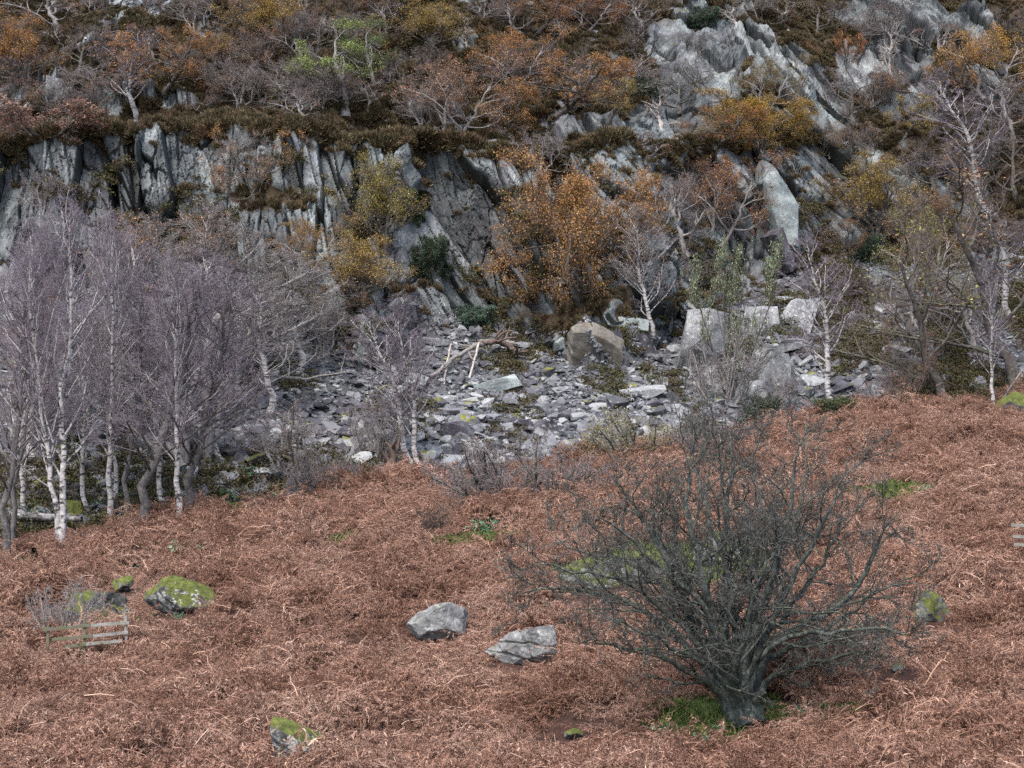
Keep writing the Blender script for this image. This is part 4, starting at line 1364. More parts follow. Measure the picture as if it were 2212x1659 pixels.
    for i_, (p, r) in enumerate(zip(*S)):
        B = Build().add(tubes(p[None], r[None], 9))
        sl = slice(i_ * 10, (i_ + 1) * 10)
        B.add(tubes(b1[0][sl], b1[1][sl], 5))
        link('limb', B.mesh('hawthorn_limb', [M_HAW]), root)
    C = Build().add(tubes(*b2, 4)).add(tubes(*b3, 3)).add(tubes(*b4, 3))
    link('crown', C.mesh('hawthorn_twigs', [M_HAWTWIG]), root)
    tag(root, 'big leafless hawthorn with a short furrowed trunk alone in the bracken', 'hawthorn tree')
    KEEP_OUT.append((foot.x, foot.y, .75))


hawthorn()
# ------------------------------------------------------------------ kinds of tree, each grown once and then planted where the photo shows it
ORANGE, AMBER, GOLD = (.58, .28, .08), (.46, .25, .09), (.46, .32, .08)
RUST, BROWN, OLIVE = (.34, .17, .105), (.32, .19, .10), (.27, .25, .08)
PINK, LIME, GREEN = (.44, .25, .15), (.30, .38, .07), (.14, .22, .07)
DKGREEN, PALEGREEN, YELLOW = (.05, .10, .06), (.29, .35, .21), (.50, .37, .09)

B_A = birch_kind(1, H=14)
B_B = birch_kind(2, H=13, lean=1.0, bark=M_BIRCH_DARK)
B_C = birch_kind(3, H=14, twin=True, r0=.15)
B_D = birch_kind(4, H=12, lean=-.8, twig=M_PALETWIG, dense=1.1, tw=1.35, bw=.36)
B_E = birch_kind(5, H=13, lean=.5, bark=M_BIRCH, dense=1.0, bw=.34)
B_H = birch_kind(8, H=12, lean=.3, twig=M_GREYTWIG, leafn=1, dense=1.0, bw=.36, tw=1.2)
B_F = birch_kind(6, H=11, lean=-1.2, r0=.12, dense=.9)
B_G = birch_kind(7, H=8, leafn=2, r0=.12, bw=.34)
O_FULL = oak_kind(11, H=5.0, leafn=7, cover=1.0, leaf=.054, low=.04, d3=8, spreadw=1.1, stems=3)
O_FULL2 = oak_kind(12, H=5.0, leafn=4, cover=.85, leaf=.064, low=.07, d3=8, spreadw=1.15, stems=2)
O_MED = oak_kind(13, H=5.0, leafn=3, cover=.75, leaf=.068, low=.12, d3=7, spreadw=1.1, twig=M_OAKTWIG)
O_MED2 = oak_kind(14, H=5.0, leafn=3, cover=.65, leaf=.068, low=.12, d3=7, spreadw=1.3, stems=2, bark=M_GREYBARK)
O_SPARSE = oak_kind(15, H=5.0, leafn=2, cover=.4, leaf=.068, low=.12, spreadw=1.2, bark=M_GREYBARK, twig=M_GREYTWIG)
O_SPARSE2 = oak_kind(16, H=5.5, leafn=2, cover=.35, leaf=.068, low=.12, stems=4, bark=M_OAKBARK, twig=M_GREYTWIG)
O_BARE = oak_kind(17, H=5.5, leafn=0, bark=M_OAKBARK, twig=M_GREYTWIG, spreadw=1.2, low=.1, d3=7)
O_BARE2 = oak_kind(18, H=5.0, leafn=0, bark=M_GREYBARK, twig=M_GREYTWIG, stems=3, low=.1)
O_DEAD = oak_kind(19, H=5.0, leafn=0, bark=M_BLEACHED, twig=M_PALETWIG, gn=.3, d3=2, spreadw=.7)
PINE = oak_kind(20, H=7.0, leafn=6, cover=.55, leaf=.08, low=.25, bark=M_GREYBARK, patch=1.2)
ROWAN = oak_kind(21, H=7.0, leafn=2, cover=.65, leaf=.085, stems=5, low=.3, bark=M_OAKBARK, spreadw=.5, gn=.22, twigr=.006, patch=.9)
DARKTREE = oak_kind(22, H=10.0, leafn=1, cover=.5, leaf=.12, low=.22, bark=M_OAKBARK, spreadw=.8, gn=.16, d3=7, twigr=.006)
BU_HAW = bush_kind(31, 2.4, 1.5, wig=.3, stems=26, tw=.009, dense=1.15, twig=M_GREYTWIG)
BU_GREY = bush_kind(32, 2.2, 1.1, twig=M_PALETWIG, leafn=1, leaf=.05, stems=16)
BU_EVER = bush_kind(33, 2.0, .8, leafn=7, leaf=.075, stems=16)
BU_BROOM = bush_kind(34, 1.6, .6, leafn=3, leaf=.05, up=.3, wig=.1, stems=24)
BU_BARE = bush_kind(35, 2.6, .8, twig=M_PALETWIG, bark=M_GREYBARK, up=.12, wig=.15, stems=10)
BU_RUST = bush_kind(36, 1.6, 1.3, twig=M_GREYTWIG, bark=M_OAKBARK, leafn=2, leaf=.07, stems=14)
BU_BROWN = bush_kind(37, 1.5, 1.2, twig=M_RUSTTWIG, bark=M_OAKBARK, stems=16)

G_BL = 'birches in the stand at the left'
G_UP = 'oaks scattered over the upper slope'
for kd, nm, lb, ct, x, yb, yt, w, col, ln, grp in (
    # --- birch stand at the left, front row
    (B_B, 'birch_tree', 'dark thick birch leaning in from the left edge of the photo, front row', 'birch tree', 12, 1212, 520, 210, None, -.04, G_BL),
    (B_B, 'birch_tree', 'dark straight birch just right of the thick one at the left edge', 'birch tree', 26, 1165, 470, 150, None, .02, G_BL),
    (B_C, 'birch_tree', 'tall white birch forked near the ground, nearest of the left stand', 'birch tree', 132, 1206, 395, 230, None, .02, G_BL),
    (B_A, 'birch_tree', 'slim white birch between the forked birch and the dark trio', 'birch tree', 233, 1146, 440, 170, None, -.01, G_BL),
    (B_B, 'birch_tree', 'grey birch curving upright just right of the slim white one', 'birch tree', 272, 1130, 560, 150, None, -.03, G_BL),
    (B_B, 'birch_tree', 'dark trunked birch in the middle of the stand, spreading purple crown', 'birch tree', 304, 1146, 560, 280, None, .06, G_BL),
    (B_A, 'birch_tree', 'black and white mottled birch leaning left, right part of front row', 'birch tree', 384, 1136, 545, 170, None, -.05, G_BL),
    (B_B, 'birch_tree', 'dark stocky birch at the right end of the front row', 'birch tree', 404, 1126, 570, 240, None, .03, G_BL),
    # --- behind
    (B_E, 'birch_tree', 'white leaning birch rising behind the left edge trees', 'birch tree', 20, 900, 420, 170, None, .10, G_BL),
    (B_E, 'birch_tree', 'tall purple crowned birch standing behind the forked birch', 'birch tree', 110, 940, 415, 200, None, 0, G_BL),
    (B_A, 'birch_tree', 'pale stemmed birch high on the scree behind the slim white one', 'birch tree', 205, 880, 455, 190, None, .02, G_BL),
    (B_H, 'birch_tree', 'greyish birch flecked with orange behind the gap right of the slim white birch', 'birch tree', 285, 860, 450, 210, ORANGE, 0, G_BL),
    (B_D, 'birch_tree', 'pale grey twigged birch standing behind the dark trio', 'birch tree', 365, 850, 470, 200, None, .03, G_BL),
    (B_E, 'birch_tree', 'bushy purple birch left of the broken snag', 'birch tree', 420, 900, 530, 210, None, 0, G_BL),
    (B_D, 'birch_tree', 'ash grey tree with fine pale twigs below the cliff scrub', 'birch tree', 480, 830, 430, 190, None, .02, G_BL),
    (B_D, 'birch_tree', 'pale many stemmed tree right of the ash grey one', 'birch tree', 570, 830, 490, 260, None, .05, G_BL),
    (B_F, 'birch_tree', 'thin purple birch standing between two pale grey trees', 'birch tree', 520, 880, 560, 170, None, .05, G_BL),
    (B_D, 'birch_tree', 'whitish bare tree at the right end of the left stand', 'birch tree', 655, 810, 540, 220, None, .05, G_BL),
    (O_BARE2, 'bare_tree', 'small bleached bare tree near the purple twigs under the cliff', 'tree', 700, 770, 620, 130, None, .05, None),
    (B_F, 'birch_tree', 'low purple birch on the scree behind the front row, left side', 'birch tree', 70, 1010, 690, 190, None, .05, G_BL),
    (B_E, 'birch_tree', 'low purple birch on the scree between slim white and dark birches', 'birch tree', 190, 1000, 640, 200, None, -.05, G_BL),
    (B_F, 'birch_tree', 'thin dark purple birch growing behind the right end of the front row', 'birch tree', 470, 1010, 680, 190, None, .1, G_BL),
    (O_BARE2, 'bare_tree', 'sprawling grey bare tree low down by the mossy fallen branch', 'tree', 600, 1030, 850, 240, None, .1, None),
    # --- more of the stand, behind
    (B_E, 'birch_tree', 'purple birch crowding the gap behind the left edge trees', 'birch tree', 55, 960, 470, 200, None, -.03, G_BL),
    (B_E, 'birch_tree', 'purple crowned birch filling the space behind the slim white one', 'birch tree', 245, 950, 500, 220, None, .04, G_BL),
    (B_H, 'birch_tree', 'grey tree with a few orange leaves behind the dark stocky birch', 'birch tree', 440, 820, 450, 230, ORANGE, -.03, G_BL),
    (B_E, 'birch_tree', 'reddish purple birch low behind the dark trunked one', 'birch tree', 350, 1000, 660, 240, None, .0, G_BL),
    (B_D, 'birch_tree', 'grey birch spreading pale twigs over the scree left of centre', 'birch tree', 590, 900, 600, 230, None, .06, G_BL),
    (B_E, 'birch_tree', 'soft purple birch at the cliff toe above the central pair', 'birch tree', 850, 760, 630, 170, None, .0, None),
        (B_F, 'birch_tree', 'thin grey stemmed birch between forked birch and slim white birch', 'birch tree', 180, 1120, 600, 120, None, .02, G_BL),
    (B_D, 'birch_tree', 'slender pale stem beside the curved grey birch, left side', 'birch tree', 255, 1090, 560, 140, None, -.04, G_BL),
    (B_F, 'birch_tree', 'thin white stem just left of the black and white mottled birch', 'birch tree', 345, 1110, 620, 130, None, .05, G_BL),
    (B_H, 'birch_tree', 'grey stem close to the left edge, thinly flecked with orange', 'birch tree', 60, 1130, 600, 160, ORANGE, .03, G_BL),
    # --- middle
    (B_F, 'birch_tree', 'white slender birch with curved stem, right one of the central pair', 'birch tree', 906, 1026, 660, 140, None, -.02, None),
    (B_F, 'birch_tree', 'white slender birch leaning left, left one of the central pair', 'birch tree', 893, 1022, 650, 170, None, -.14, None),
    (B_D, 'birch_tree', 'single pale birch with grey twigs beside the block outcrop', 'birch tree', 1413, 752, 440, 150, None, -.03, None),
    (B_F, 'birch_tree', 'thin white birch on the right hand scree with purple top', 'birch tree', 1806, 906, 490, 160, None, -.02, None),
    (O_BARE2, 'bare_tree', 'short pale sapling in front of the dome shaped boulder', 'tree', 1697, 892, 790, 90, None, -.1, None),
    (ROWAN, 'rowan_tree', 'rowan with several dark stems and pale green leaves on the right scree', 'rowan tree', 1575, 872, 505, 190, PALEGREEN, .04, None),
    (BU_BARE, 'bare_bush', 'dark many stemmed bush at the foot of the rowan', 'bush', 1560, 880, 690, 170, None, 0, None),
    (DARKTREE, 'tall_tree', 'tall dark trunked tree with few yellow leaves at the right', 'tree', 2066, 890, 455, 300, OLIVE, -.02, None),
    (DARKTREE, 'tall_tree', 'dark tree cut by the right edge, branches reaching left', 'tree', 2236, 850, 330, 420, BROWN, -.05, None),
    (B_A, 'birch_tree', 'very slim birch between the two dark right hand trees', 'birch tree', 2142, 886, 560, 110, None, -.02, None),
    (B_F, 'birch_tree', 'purple twigged birch near the cliff foot at the right edge', 'birch tree', 2190, 700, 430, 180, None, 0, None),
    (O_SPARSE2, 'beech_sapling', 'orange leaved beech sapling left of the tall dark trunked tree', 'sapling', 1965, 880, 690, 130, RUST, 0, None),
    (O_SPARSE2, 'beech_sapling', 'low rusty beech sapling above the bracken edge at right', 'sapling', 1900, 892, 800, 110, RUST, .1, None),
    (O_MED2, 'young_oak', 'green and yellow leaved young tree behind the tall dark tree', 'tree', 1990, 700, 430, 220, OLIVE, 0, None),
    (O_MED, 'young_oak', 'orange brown young oak left of the tall dark tree crown', 'tree', 1955, 560, 420, 150, BROWN, 0, None),
    (O_SPARSE, 'young_oak', 'thin yellow green sapling tree on the leafy right scree', 'tree', 2110, 760, 560, 180, LIME, 0, None),
    # --- on the cliff and its foot
    (O_FULL, 'oak_tree', 'largest amber oak, growing in front of the cliff above the block outcrop', 'oak tree', 1255, 660, 335, 340, AMBER, .03, None),
    (O_MED, 'oak_tree', 'small orange oak spray on the left flank of the largest amber oak', 'oak tree', 1120, 560, 440, 150, ORANGE, 0, None),
    (O_FULL2, 'oak_tree', 'yellow green oak clinging to the middle of the cliff', 'oak tree', 830, 545, 330, 190, (.34, .28, .06), -.08, None),
    (BU_EVER, 'holly_bush', 'dark green holly under the right side of the yellow green cliff oak', 'bush', 872, 480, 400, 90, (.07, .12, .06), 0, None),
    (O_FULL2, 'oak_tree', 'golden oak at the cliff foot below the yellow green one', 'oak tree', 780, 660, 500, 210, GOLD, .02, None),
    (O_MED2, 'oak_tree', 'brown gold oak left of the golden cliff foot oak', 'oak tree', 665, 600, 465, 190, (.42, .24, .06), 0, None),
    (O_SPARSE2, 'oak_tree', 'many stemmed nearly bare oak fanning across the cliff face', 'oak tree', 552, 425, 265, 230, ORANGE, 0, None),
    (O_BARE2, 'bare_tree', 'pale leafless shrub tree in front of the cliff at far left', 'tree', 95, 460, 350, 120, None, .1, None),
    (BU_EVER, 'ivy_bush', 'blackish green ivy bush hanging on the lower cliff', 'bush', 935, 592, 505, 90, DKGREEN, 0, None),
    (O_MED2, 'oak_tree', 'brownish oak mass left of the tall slate pillar', 'oak tree', 1560, 520, 330, 230, (.42, .19, .07), 0, None),
    (O_SPARSE, 'oak_tree', 'half bare brown oak between the amber oak and slate pillar', 'oak tree', 1480, 540, 350, 190, BROWN, 0, None),
    (O_BARE, 'bare_oak', 'dark bare oak below the brownish oak mass', 'oak tree', 1500, 640, 490, 170, None, 0, None),
    (O_FULL2, 'oak_tree', 'olive gold oak standing right of the tall slate pillar', 'oak tree', 1888, 520, 330, 220, (.36, .25, .05), 0, None),
    (O_MED, 'oak_tree', 'small brown oak at the base of the yellow golden cliff foot', 'oak tree', 740, 690, 570, 120, BROWN, 0, None),
    # --- upper slope
    (O_FULL2, 'oak_tree', 'rusty orange oak with dark trunk in the top left corner', 'oak tree', 32, 196, 20, 190, (.46, .22, .05), 0, G_UP),
    (B_G, 'birch_tree', 'white trunked birch on the ledge left of the cliff top', 'birch tree', 296, 258, 60, 120, ORANGE, -.08, None),
    (O_MED, 'oak_tree', 'orange oak right behind the white ledge birch', 'oak tree', 350, 195, 60, 170, (.50, .23, .05), .1, G_UP),
    (BU_RUST, 'beech_bush', 'low russet bush spilling over the ledge at the left edge', 'bush', 100, 288, 215, 250, (.30, .17, .12), 0, None),
    (O_BARE, 'bare_oak', 'bare tangled oak on heather between the corner oak and ledge birch', 'oak tree', 175, 165, 40, 200, None, 0, None),
    (O_FULL2, 'oak_tree', 'mustard oak touching the top edge above the heather patch', 'oak tree', 585, 95, -20, 210, (.46, .30, .06), 0, G_UP),
    (O_MED, 'oak_tree', 'small light orange oak below the mustard oak', 'oak tree', 535, 170, 60, 110, PINK, 0, G_UP),
    (O_BARE2, 'bare_oak', 'gnarled grey bare oak low on the heather left of centre', 'oak tree', 520, 235, 120, 150, None, .1, None),
    (PINE, 'pine_tree', 'bright green pine on the upper slope, tallest green crown', 'pine tree', 738, 238, 15, 200, (.28, .36, .11), 0, None),
    (PINE, 'pine_tree', 'second darker green pine just behind the brightest one', 'pine tree', 800, 190, 20, 130, (.16, .22, .08), 0, None),
    (O_SPARSE, 'oak_tree', 'thin reddish sapling oak on the ledge below the green pines', 'oak tree', 660, 262, 180, 120, RUST, 0, G_UP),
    (O_FULL2, 'oak_tree', 'golden oak near the top edge with pale forked trunk beside', 'oak tree', 925, 110, 0, 200, GOLD, 0, G_UP),
    (O_DEAD, 'pale_oak', 'pale forked oak trunk right of the golden top edge oak', 'oak tree', 1012, 110, 30, 70, None, 0, None),
    (O_MED2, 'oak_tree', 'dark trunked oak on the ledge edge with peach coloured leaves', 'oak tree', 982, 298, 120, 270, PINK, 0, G_UP),
    (O_BARE2, 'bare_tree', 'thin pale leaning stems left of the peach coloured ledge oak', 'tree', 915, 280, 165, 130, None, -.1, None),
    (O_MED2, 'oak_tree', 'orange oak uphill right of the peach coloured ledge oak', 'oak tree', 1110, 195, 60, 210, (.56, .25, .06), 0, G_UP),
    (O_MED, 'oak_tree', 'vivid orange oak with arching limbs above the cliff edge centre', 'oak tree', 1195, 250, 130, 260, ORANGE, 0, G_UP),
    (O_MED, 'oak_tree', 'low vivid orange oak on the ledge right beside the peach one', 'oak tree', 1080, 290, 185, 130, ORANGE, 0, G_UP),
    (O_BARE, 'bare_oak', 'dark bare oak behind the vivid orange ones', 'oak tree', 1275, 190, 80, 170, None, 0, None),
    (O_MED, 'oak_tree', 'small yellow oak on a thin pale trunk over rocks', 'oak tree', 1314, 256, 170, 90, YELLOW, 0, G_UP),
    (BU_EVER, 'gorse_bush', 'grey green bush among rocks right of the small yellow oak', 'bush', 1400, 215, 165, 70, (.12, .17, .11), 0, None),
    (O_MED, 'oak_tree', 'brownish orange oak at the top edge right of centre', 'oak tree', 1160, 66, -20, 140, (.45, .20, .06), 0, G_UP),
    (O_MED2, 'oak_tree', 'copper oak at the top edge above the dark bare oak', 'oak tree', 1270, 62, -25, 170, (.42, .17, .06), 0, G_UP),
    (O_SPARSE, 'oak_tree', 'thinly leaved oak at the top edge before the evergreen shrub', 'oak tree', 1390, 60, -20, 150, BROWN, 0, G_UP),
    (BU_EVER, 'juniper_bush', 'blue green shrub at the top of the diagonal rock rib', 'bush', 1525, 56, 12, 90, (.07, .13, .09), 0, None),
    (O_DEAD, 'dead_tree', 'bleached dead tree standing over the cliff edge right of centre', 'dead tree', 1428, 275, 180, 90, None, .12, None),
    (O_BARE, 'bare_oak', 'bare oak with crimson tint left of the diagonal rock rib', 'oak tree', 1470, 235, 120, 170, None, 0, None),
    (O_MED2, 'oak_tree', 'dull olive oak overlapping the middle of the diagonal slab', 'oak tree', 1655, 238, 120, 170, (.26, .20, .05), 0, G_UP),
    (O_FULL, 'oak_tree', 'wide yellow olive oak below the diagonal slab', 'oak tree', 1640, 330, 195, 250, (.44, .28, .05), 0, None),
    (O_MED, 'oak_tree', 'dark orange oak left of the wide yellow olive oak', 'oak tree', 1530, 330, 230, 190, (.45, .20, .05), 0, None),
    (O_BARE, 'bare_oak', 'great bare oak spreading dark limbs before the lower diagonal slab', 'oak tree', 1846, 262, 105, 220, None, 0, None),
    (O_DEAD, 'dead_tree', 'white dead trunk leaning right, high on the right slope', 'dead tree', 1925, 180, 35, 70, None, .12, None),
    (O_DEAD, 'dead_tree', 'twisted bleached limb sprawling at the top of the rib', 'dead tree', 1700, 60, -5, 120, None, .3, None),
    (O_BARE, 'bare_oak', 'dark bare oak at the top edge above the diagonal slab', 'oak tree', 1770, 75, -30, 180, None, 0, None),
    (O_DEAD, 'pale_oak', 'small pale trunked oak in heather at the rib top', 'oak tree', 1594, 58, -15, 90, None, 0, None),
    (BU_RUST, 'oak_bush', 'small bright rust bush between slab and white dead trunk', 'bush', 1832, 125, 70, 70, (.42, .19, .07), 0, None),
    (B_F, 'birch_tree', 'long stemmed white birch leaning left at the upper right', 'birch tree', 2146, 480, 125, 190, None, -.17, None),
    (O_MED2, 'oak_tree', 'yellow orange oak crown in the upper right corner', 'oak tree', 2135, 205, 50, 240, (.62, .34, .06), 0, G_UP),
    (O_MED, 'oak_tree', 'amber oak left of the leaning upper right birch', 'oak tree', 2035, 215, 100, 130, (.60, .30, .06), 0, G_UP),
    (O_MED, 'oak_tree', 'small mustard oak right of the great bare oak', 'oak tree', 1945, 300, 205, 110, (.50, .36, .05), 0, G_UP),
    (O_BARE, 'bare_oak', 'dark bare oak on heather right of the olive gold oak', 'oak tree', 2020, 400, 270, 190, None, 0, None),
    (O_BARE, 'bare_oak', 'bare dark oak at the right edge under the yellow orange crown', 'oak tree', 2195, 420, 200, 210, None, 0, None),
    (O_SPARSE, 'oak_tree', 'sparse brown oak at the right edge of the upper slope', 'oak tree', 2190, 290, 150, 160, BROWN, 0, G_UP),
    (O_BARE2, 'bare_tree', 'twisting grey limb tree right of the olive gold oak', 'tree', 1960, 500, 380, 120, None, .1, None),
    (O_SPARSE2, 'oak_tree', 'greenish sapling oak below the diagonal slab middle', 'oak tree', 1775, 330, 250, 100, OLIVE, 0, G_UP),
    (O_BARE2, 'bare_tree', 'pale bare tree overhanging the cliff left of the amber oak', 'tree', 1170, 370, 270, 150, None, .05, None),
    (O_SPARSE, 'oak_tree', 'sparse pinkish oak on the cliff edge above the amber oak', 'oak tree', 1400, 350, 270, 150, PINK, 0, None),
    (O_SPARSE2, 'oak_tree', 'reddish straggling oak on heather at upper centre left', 'oak tree', 450, 150, 40, 130, (.45, .22, .06), 0, G_UP),
    (O_BARE, 'bare_oak', 'purple brown bare thicket oak at top left of centre', 'oak tree', 690, 110, -10, 180, None, 0, None),
    (O_BARE2, 'bare_oak', 'pale leafless oak below the mustard oak, right side', 'oak tree', 620, 215, 110, 140, None, 0, None),
    (O_BARE, 'bare_oak', 'dark leafless oak behind the peach coloured ledge oak', 'oak tree', 870, 220, 100, 160, None, 0, None),
    (O_SPARSE, 'oak_tree', 'faded orange oak at the top edge above the scree streak', 'oak tree', 130, 60, -40, 190, (.40, .20, .07), 0, G_UP),
    (O_BARE2, 'bare_oak', 'grey bare oak at the top edge beside the scree streak', 'oak tree', 420, 70, -30, 150, None, 0, None),
):
    plant_tree(kd, nm, lb, ct, x, yb, yt, w, col, ln, None, grp)

# --- bushes
for kd, nm, lb, x, yb, yt, w, col in (
    (BU_HAW, 'hawthorn_bush', 'wide low tangle of bare hawthorn at the scree foot left of the big hawthorn', 1115, 1100, 935, 370, None),
    (BU_GREY, 'grey_bush', 'grey twiggy bush with yellowish leaves behind the top of the hawthorn', 1390, 1000, 880, 280, (.42, .38, .10)),
    (BU_HAW, 'hawthorn_bush', 'dark bare bush directly behind the hawthorn crown top', 1540, 1000, 870, 190, None),
    (BU_EVER, 'juniper_bush', 'dark green juniper bush at the scree foot right of the hawthorn top', 1650, 925, 850, 100, (.10, .13, .10)),
    (BU_BROOM, 'broom_bush', 'tufted dark green broom at the bracken edge below the thin birch', 1800, 916, 855, 80, (.10, .14, .05)),
    (BU_BARE, 'bare_bush', 'leafless grey shrub leaning over the mossy boulder by the fence', 130, 1372, 1245, 170, None),
    (BU_BARE, 'bare_bush', 'pale bare sapling bush left of the central birch pair', 810, 1000, 850, 130, None),
    (BU_BROWN, 'bramble_bush', 'brown tangle of brambles below the hawthorn thicket', 960, 1150, 1080, 160, None),
    (BU_BROWN, 'bramble_bush', 'dark twiggy scrub at the scree foot left of the birch pair', 760, 1075, 1005, 140, None),
    (BU_HAW, 'hawthorn_bush', 'thin bare bush on the scree foot between fern and hawthorn thicket', 690, 1060, 960, 150, None),
    (BU_BROWN, 'bramble_bush', 'purple brown twig scrub beneath the right hand birch', 1850, 640, 560, 130, None),
    (BU_EVER, 'rhododendron_bush', 'spreading grey green low shrub at the cliff foot in the centre', 1030, 712, 655, 120, (.13, .22, .17)),
    (BU_EVER, 'holly_bush', 'dark green holly below the olive gold oak', 1880, 565, 500, 70, (.04, .09, .06)),
):
    plant_tree(kd, nm, lb, 'bush', x, yb, yt, w, col, 0, None, None, parts=('stems', 'crown'))

# --- leafless scrub all over the upper slope, each its own tree
rng = np.random.default_rng(404)
for i in range(140):
    x, yb = rng.uniform(-40, 2250), rng.uniform(15, 262)
    if i > 100:
        x, yb = rng.uniform(1480, 2250), rng.uniform(300, 560)
    if (1610 < x < 1790 and yb > 300) or (1560 < x < 1830 and 60 < yb < 300):
        continue                                  # keep the pillar and the diagonal slab in view
    kd = (O_BARE, O_BARE2, O_SPARSE2, O_SPARSE)[rng.integers(0, 4)]
    h = rng.uniform(45, 105)
    plant_tree(kd, 'scrub_oak', 'leafless or thinly leaved scrub oak in the tangle of twigs on the upper hillside', 'oak tree', x, yb, yb - h, h * rng.uniform(1.2, 1.8),
               (BROWN, RUST, (.42, .2, .06))[rng.integers(0, 3)], rng.normal(0, .12), rng.uniform(0, 6.28), 'scrub oaks in the tangle of the upper hillside')
# ------------------------------------------------------------------ dead wood
M_MOSSWOOD = bark_mat('mossy_dead_wood', (.05, .04, .03), (.20, .17, .12), 1.0, 3)
def wood(name, label, cat, pts, r0, r1, mat, k=16, wig=.03, limbs=0, seed=1, lift=.0, limb_len=.35, twigs=0, sides=9):
    """a fallen or standing piece of wood: pts are survey positions with height above ground (x, y, up)"""
    rng = np.random.default_rng(seed)
    p3 = []
    for x, y, up in pts:
        q, n = spot(x, y)
        p3.append((q.x, q.y, q.z + up))
    p3 = np.array(p3)
    org = p3[0].copy()
    c = curve(p3 - org, k, wig, rng)
    r = np.linspace(r0, r1, k) * (1 + .12 * rng.normal(0, 1, k))
    S = (c[None], r[None])
    B = Build().add(tubes(*S, sides))
    o = None
    if limbs:
        b1 = spawn(S, limbs, .25, 1, .8, limb_len, 7, .22, .05, .55, rng, .02)
        B.add(tubes(*b1, 6))
        if twigs:
            b2 = spawn(b1, twigs, .2, 1, .7, .5, 5, .25, .05, .6, rng, .012)
            B.add(tubes(*b2, 4))
    me = B.mesh(name, [mat])
    o = link(name, me)
    o.location = org
    tag(o, label, cat)
    return o


wood('fallen_log', 'white birch log lying on the ground behind the forked birch', 'log', [(22, 1152, .75), (100, 1150, .72), (176, 1150, .6)], .18, .13, M_BIRCH, 10, .015)
# burnt post-like stump
wood('tree_stump', 'short blackened stump in bracken at the far left', 'stump', [(74, 1240, -.1), (75, 1240, .35), (72, 1241, .95)], .17, .12, M_OAKBARK, 8, .02)
# the broken snag
p0, _ = spot(448, 1010)
wood('snag', 'thick broken brown trunk standing headless behind the birches', 'dead trunk', [(448, 1010, -.3), (446, 1009, 3.0), (442, 1008, 6.2), (452, 1008, 7.4), (470, 1008, 7.9)], .36, .20, M_GREYBARK, 14, .05)
wood('snag', 'broken stub trunk left of the taller headless one', 'dead trunk', [(400, 1020, -.3), (396, 1019, 2.6), (392, 1018, 5.2), (384, 1018, 5.6)], .30, .17, M_GREYBARK, 12, .05)
wood('fallen_branch', 'long pale fallen limb running right from the snags over the scree', 'fallen branch', [(470, 960, 1.6), (520, 900, 1.3), (560, 870, 1.6), (640, 868, 1.2), (745, 858, 1.4)], .17, .05, M_GREYBARK, 16, .06, 8, 3, 0, .3, 3)
wood('fallen_branch', 'pale sloping limb leaning left from the foot of the snags', 'fallen branch', [(395, 1035, .6), (340, 985, 1.6), (280, 905, 3.0), (262, 880, 3.8)], .19, .12, M_GREYBARK, 12, .06, 4, 4)
wood('fallen_branch', 'pale broken bough reaching up right among the grey trees', 'fallen branch', [(520, 790, .8), (545, 760, 1.6), (580, 732, 1.8), (640, 735, 1.4)], .16, .06, M_BLEACHED, 12, .06, 6, 6, 0, .35, 2)
wood('fallen_branch', 'mossy arched branch fallen at the edge of the bracken left of centre', 'fallen branch', [(530, 1032, .8), (575, 1012, 1.0), (625, 1030, 1.3), (660, 1062, .6), (700, 1092, .35)], .14, .05, M_MOSSWOOD, 14, .06, 8, 7, 0, .4, 3)
wood('fallen_tree', 'grey fallen dead tree stretched down left across the central scree', 'fallen tree', [(1110, 770, .8), (1050, 768, .9), (985, 800, .8), (930, 830, .5)], .19, .08, M_GREYBARK, 14, .05, 5, 8, 0, .35, 2)
wood('root_plate', 'reddish brown torn root end of the fallen dead tree', 'roots', [(1030, 772, .9), (1080, 772, 1.0), (1125, 786, .5)], .15, .21, bark_mat('torn_wood', (.06, .045, .04), (.22, .165, .14), 0, 4), 8, .08, 10, 9, 0, .5, 0)
wood('fallen_branch', 'bleached upright prong on the fallen dead tree, left one', 'fallen branch', [(960, 835, .1), (966, 800, .6), (975, 780, 1.0)], .07, .05, M_BLEACHED, 8, .03)
wood('fallen_branch', 'bleached curved prong hanging off the fallen dead tree, right one', 'fallen branch', [(1012, 838, .1), (1020, 815, .6), (1028, 800, .9), (1035, 780, 1.1)], .08, .06, M_BLEACHED, 8, .03)
wood('tree_stump', 'splintered brown stump with thin stems at the scree foot', 'stump', [(848, 1046, -.2), (848, 1046, .8), (846, 1045, 2.0)], .34, .22, M_RUSTTWIG, 8, .05, 9, 12, 0, .9)
wood('fallen_branch', 'white crooked limb arching over bracken at far upper left', 'dead limb', [(22, 262, .2), (55, 242, .4), (85, 215, .7), (95, 180, .5)], .13, .07, M_BLEACHED, 12, .04, 3, 13)
wood('stump', 'lichen covered stump inside the rusty tussock at the bracken edge', 'stump', [(1742, 950, -.2), (1744, 950, .45), (1748, 950, .75)], .22, .15, M_MOSSY2, 8, .04)
wood('fallen_branch', 'low mossy bough sweeping left from the tall dark right tree', 'fallen branch', [(2055, 880, .5), (2000, 890, .6), (1950, 880, .5), (1900, 876, .7)], .09, .03, M_MOSSWOOD, 12, .06, 5, 14)
wood('fallen_branch', 'thin leaning pole in front of the big rounded green boulder', 'fallen branch', [(2155, 885, .0), (2180, 870, .8), (2212, 850, 1.4)], .06, .04, M_GREYBARK, 8, .02)

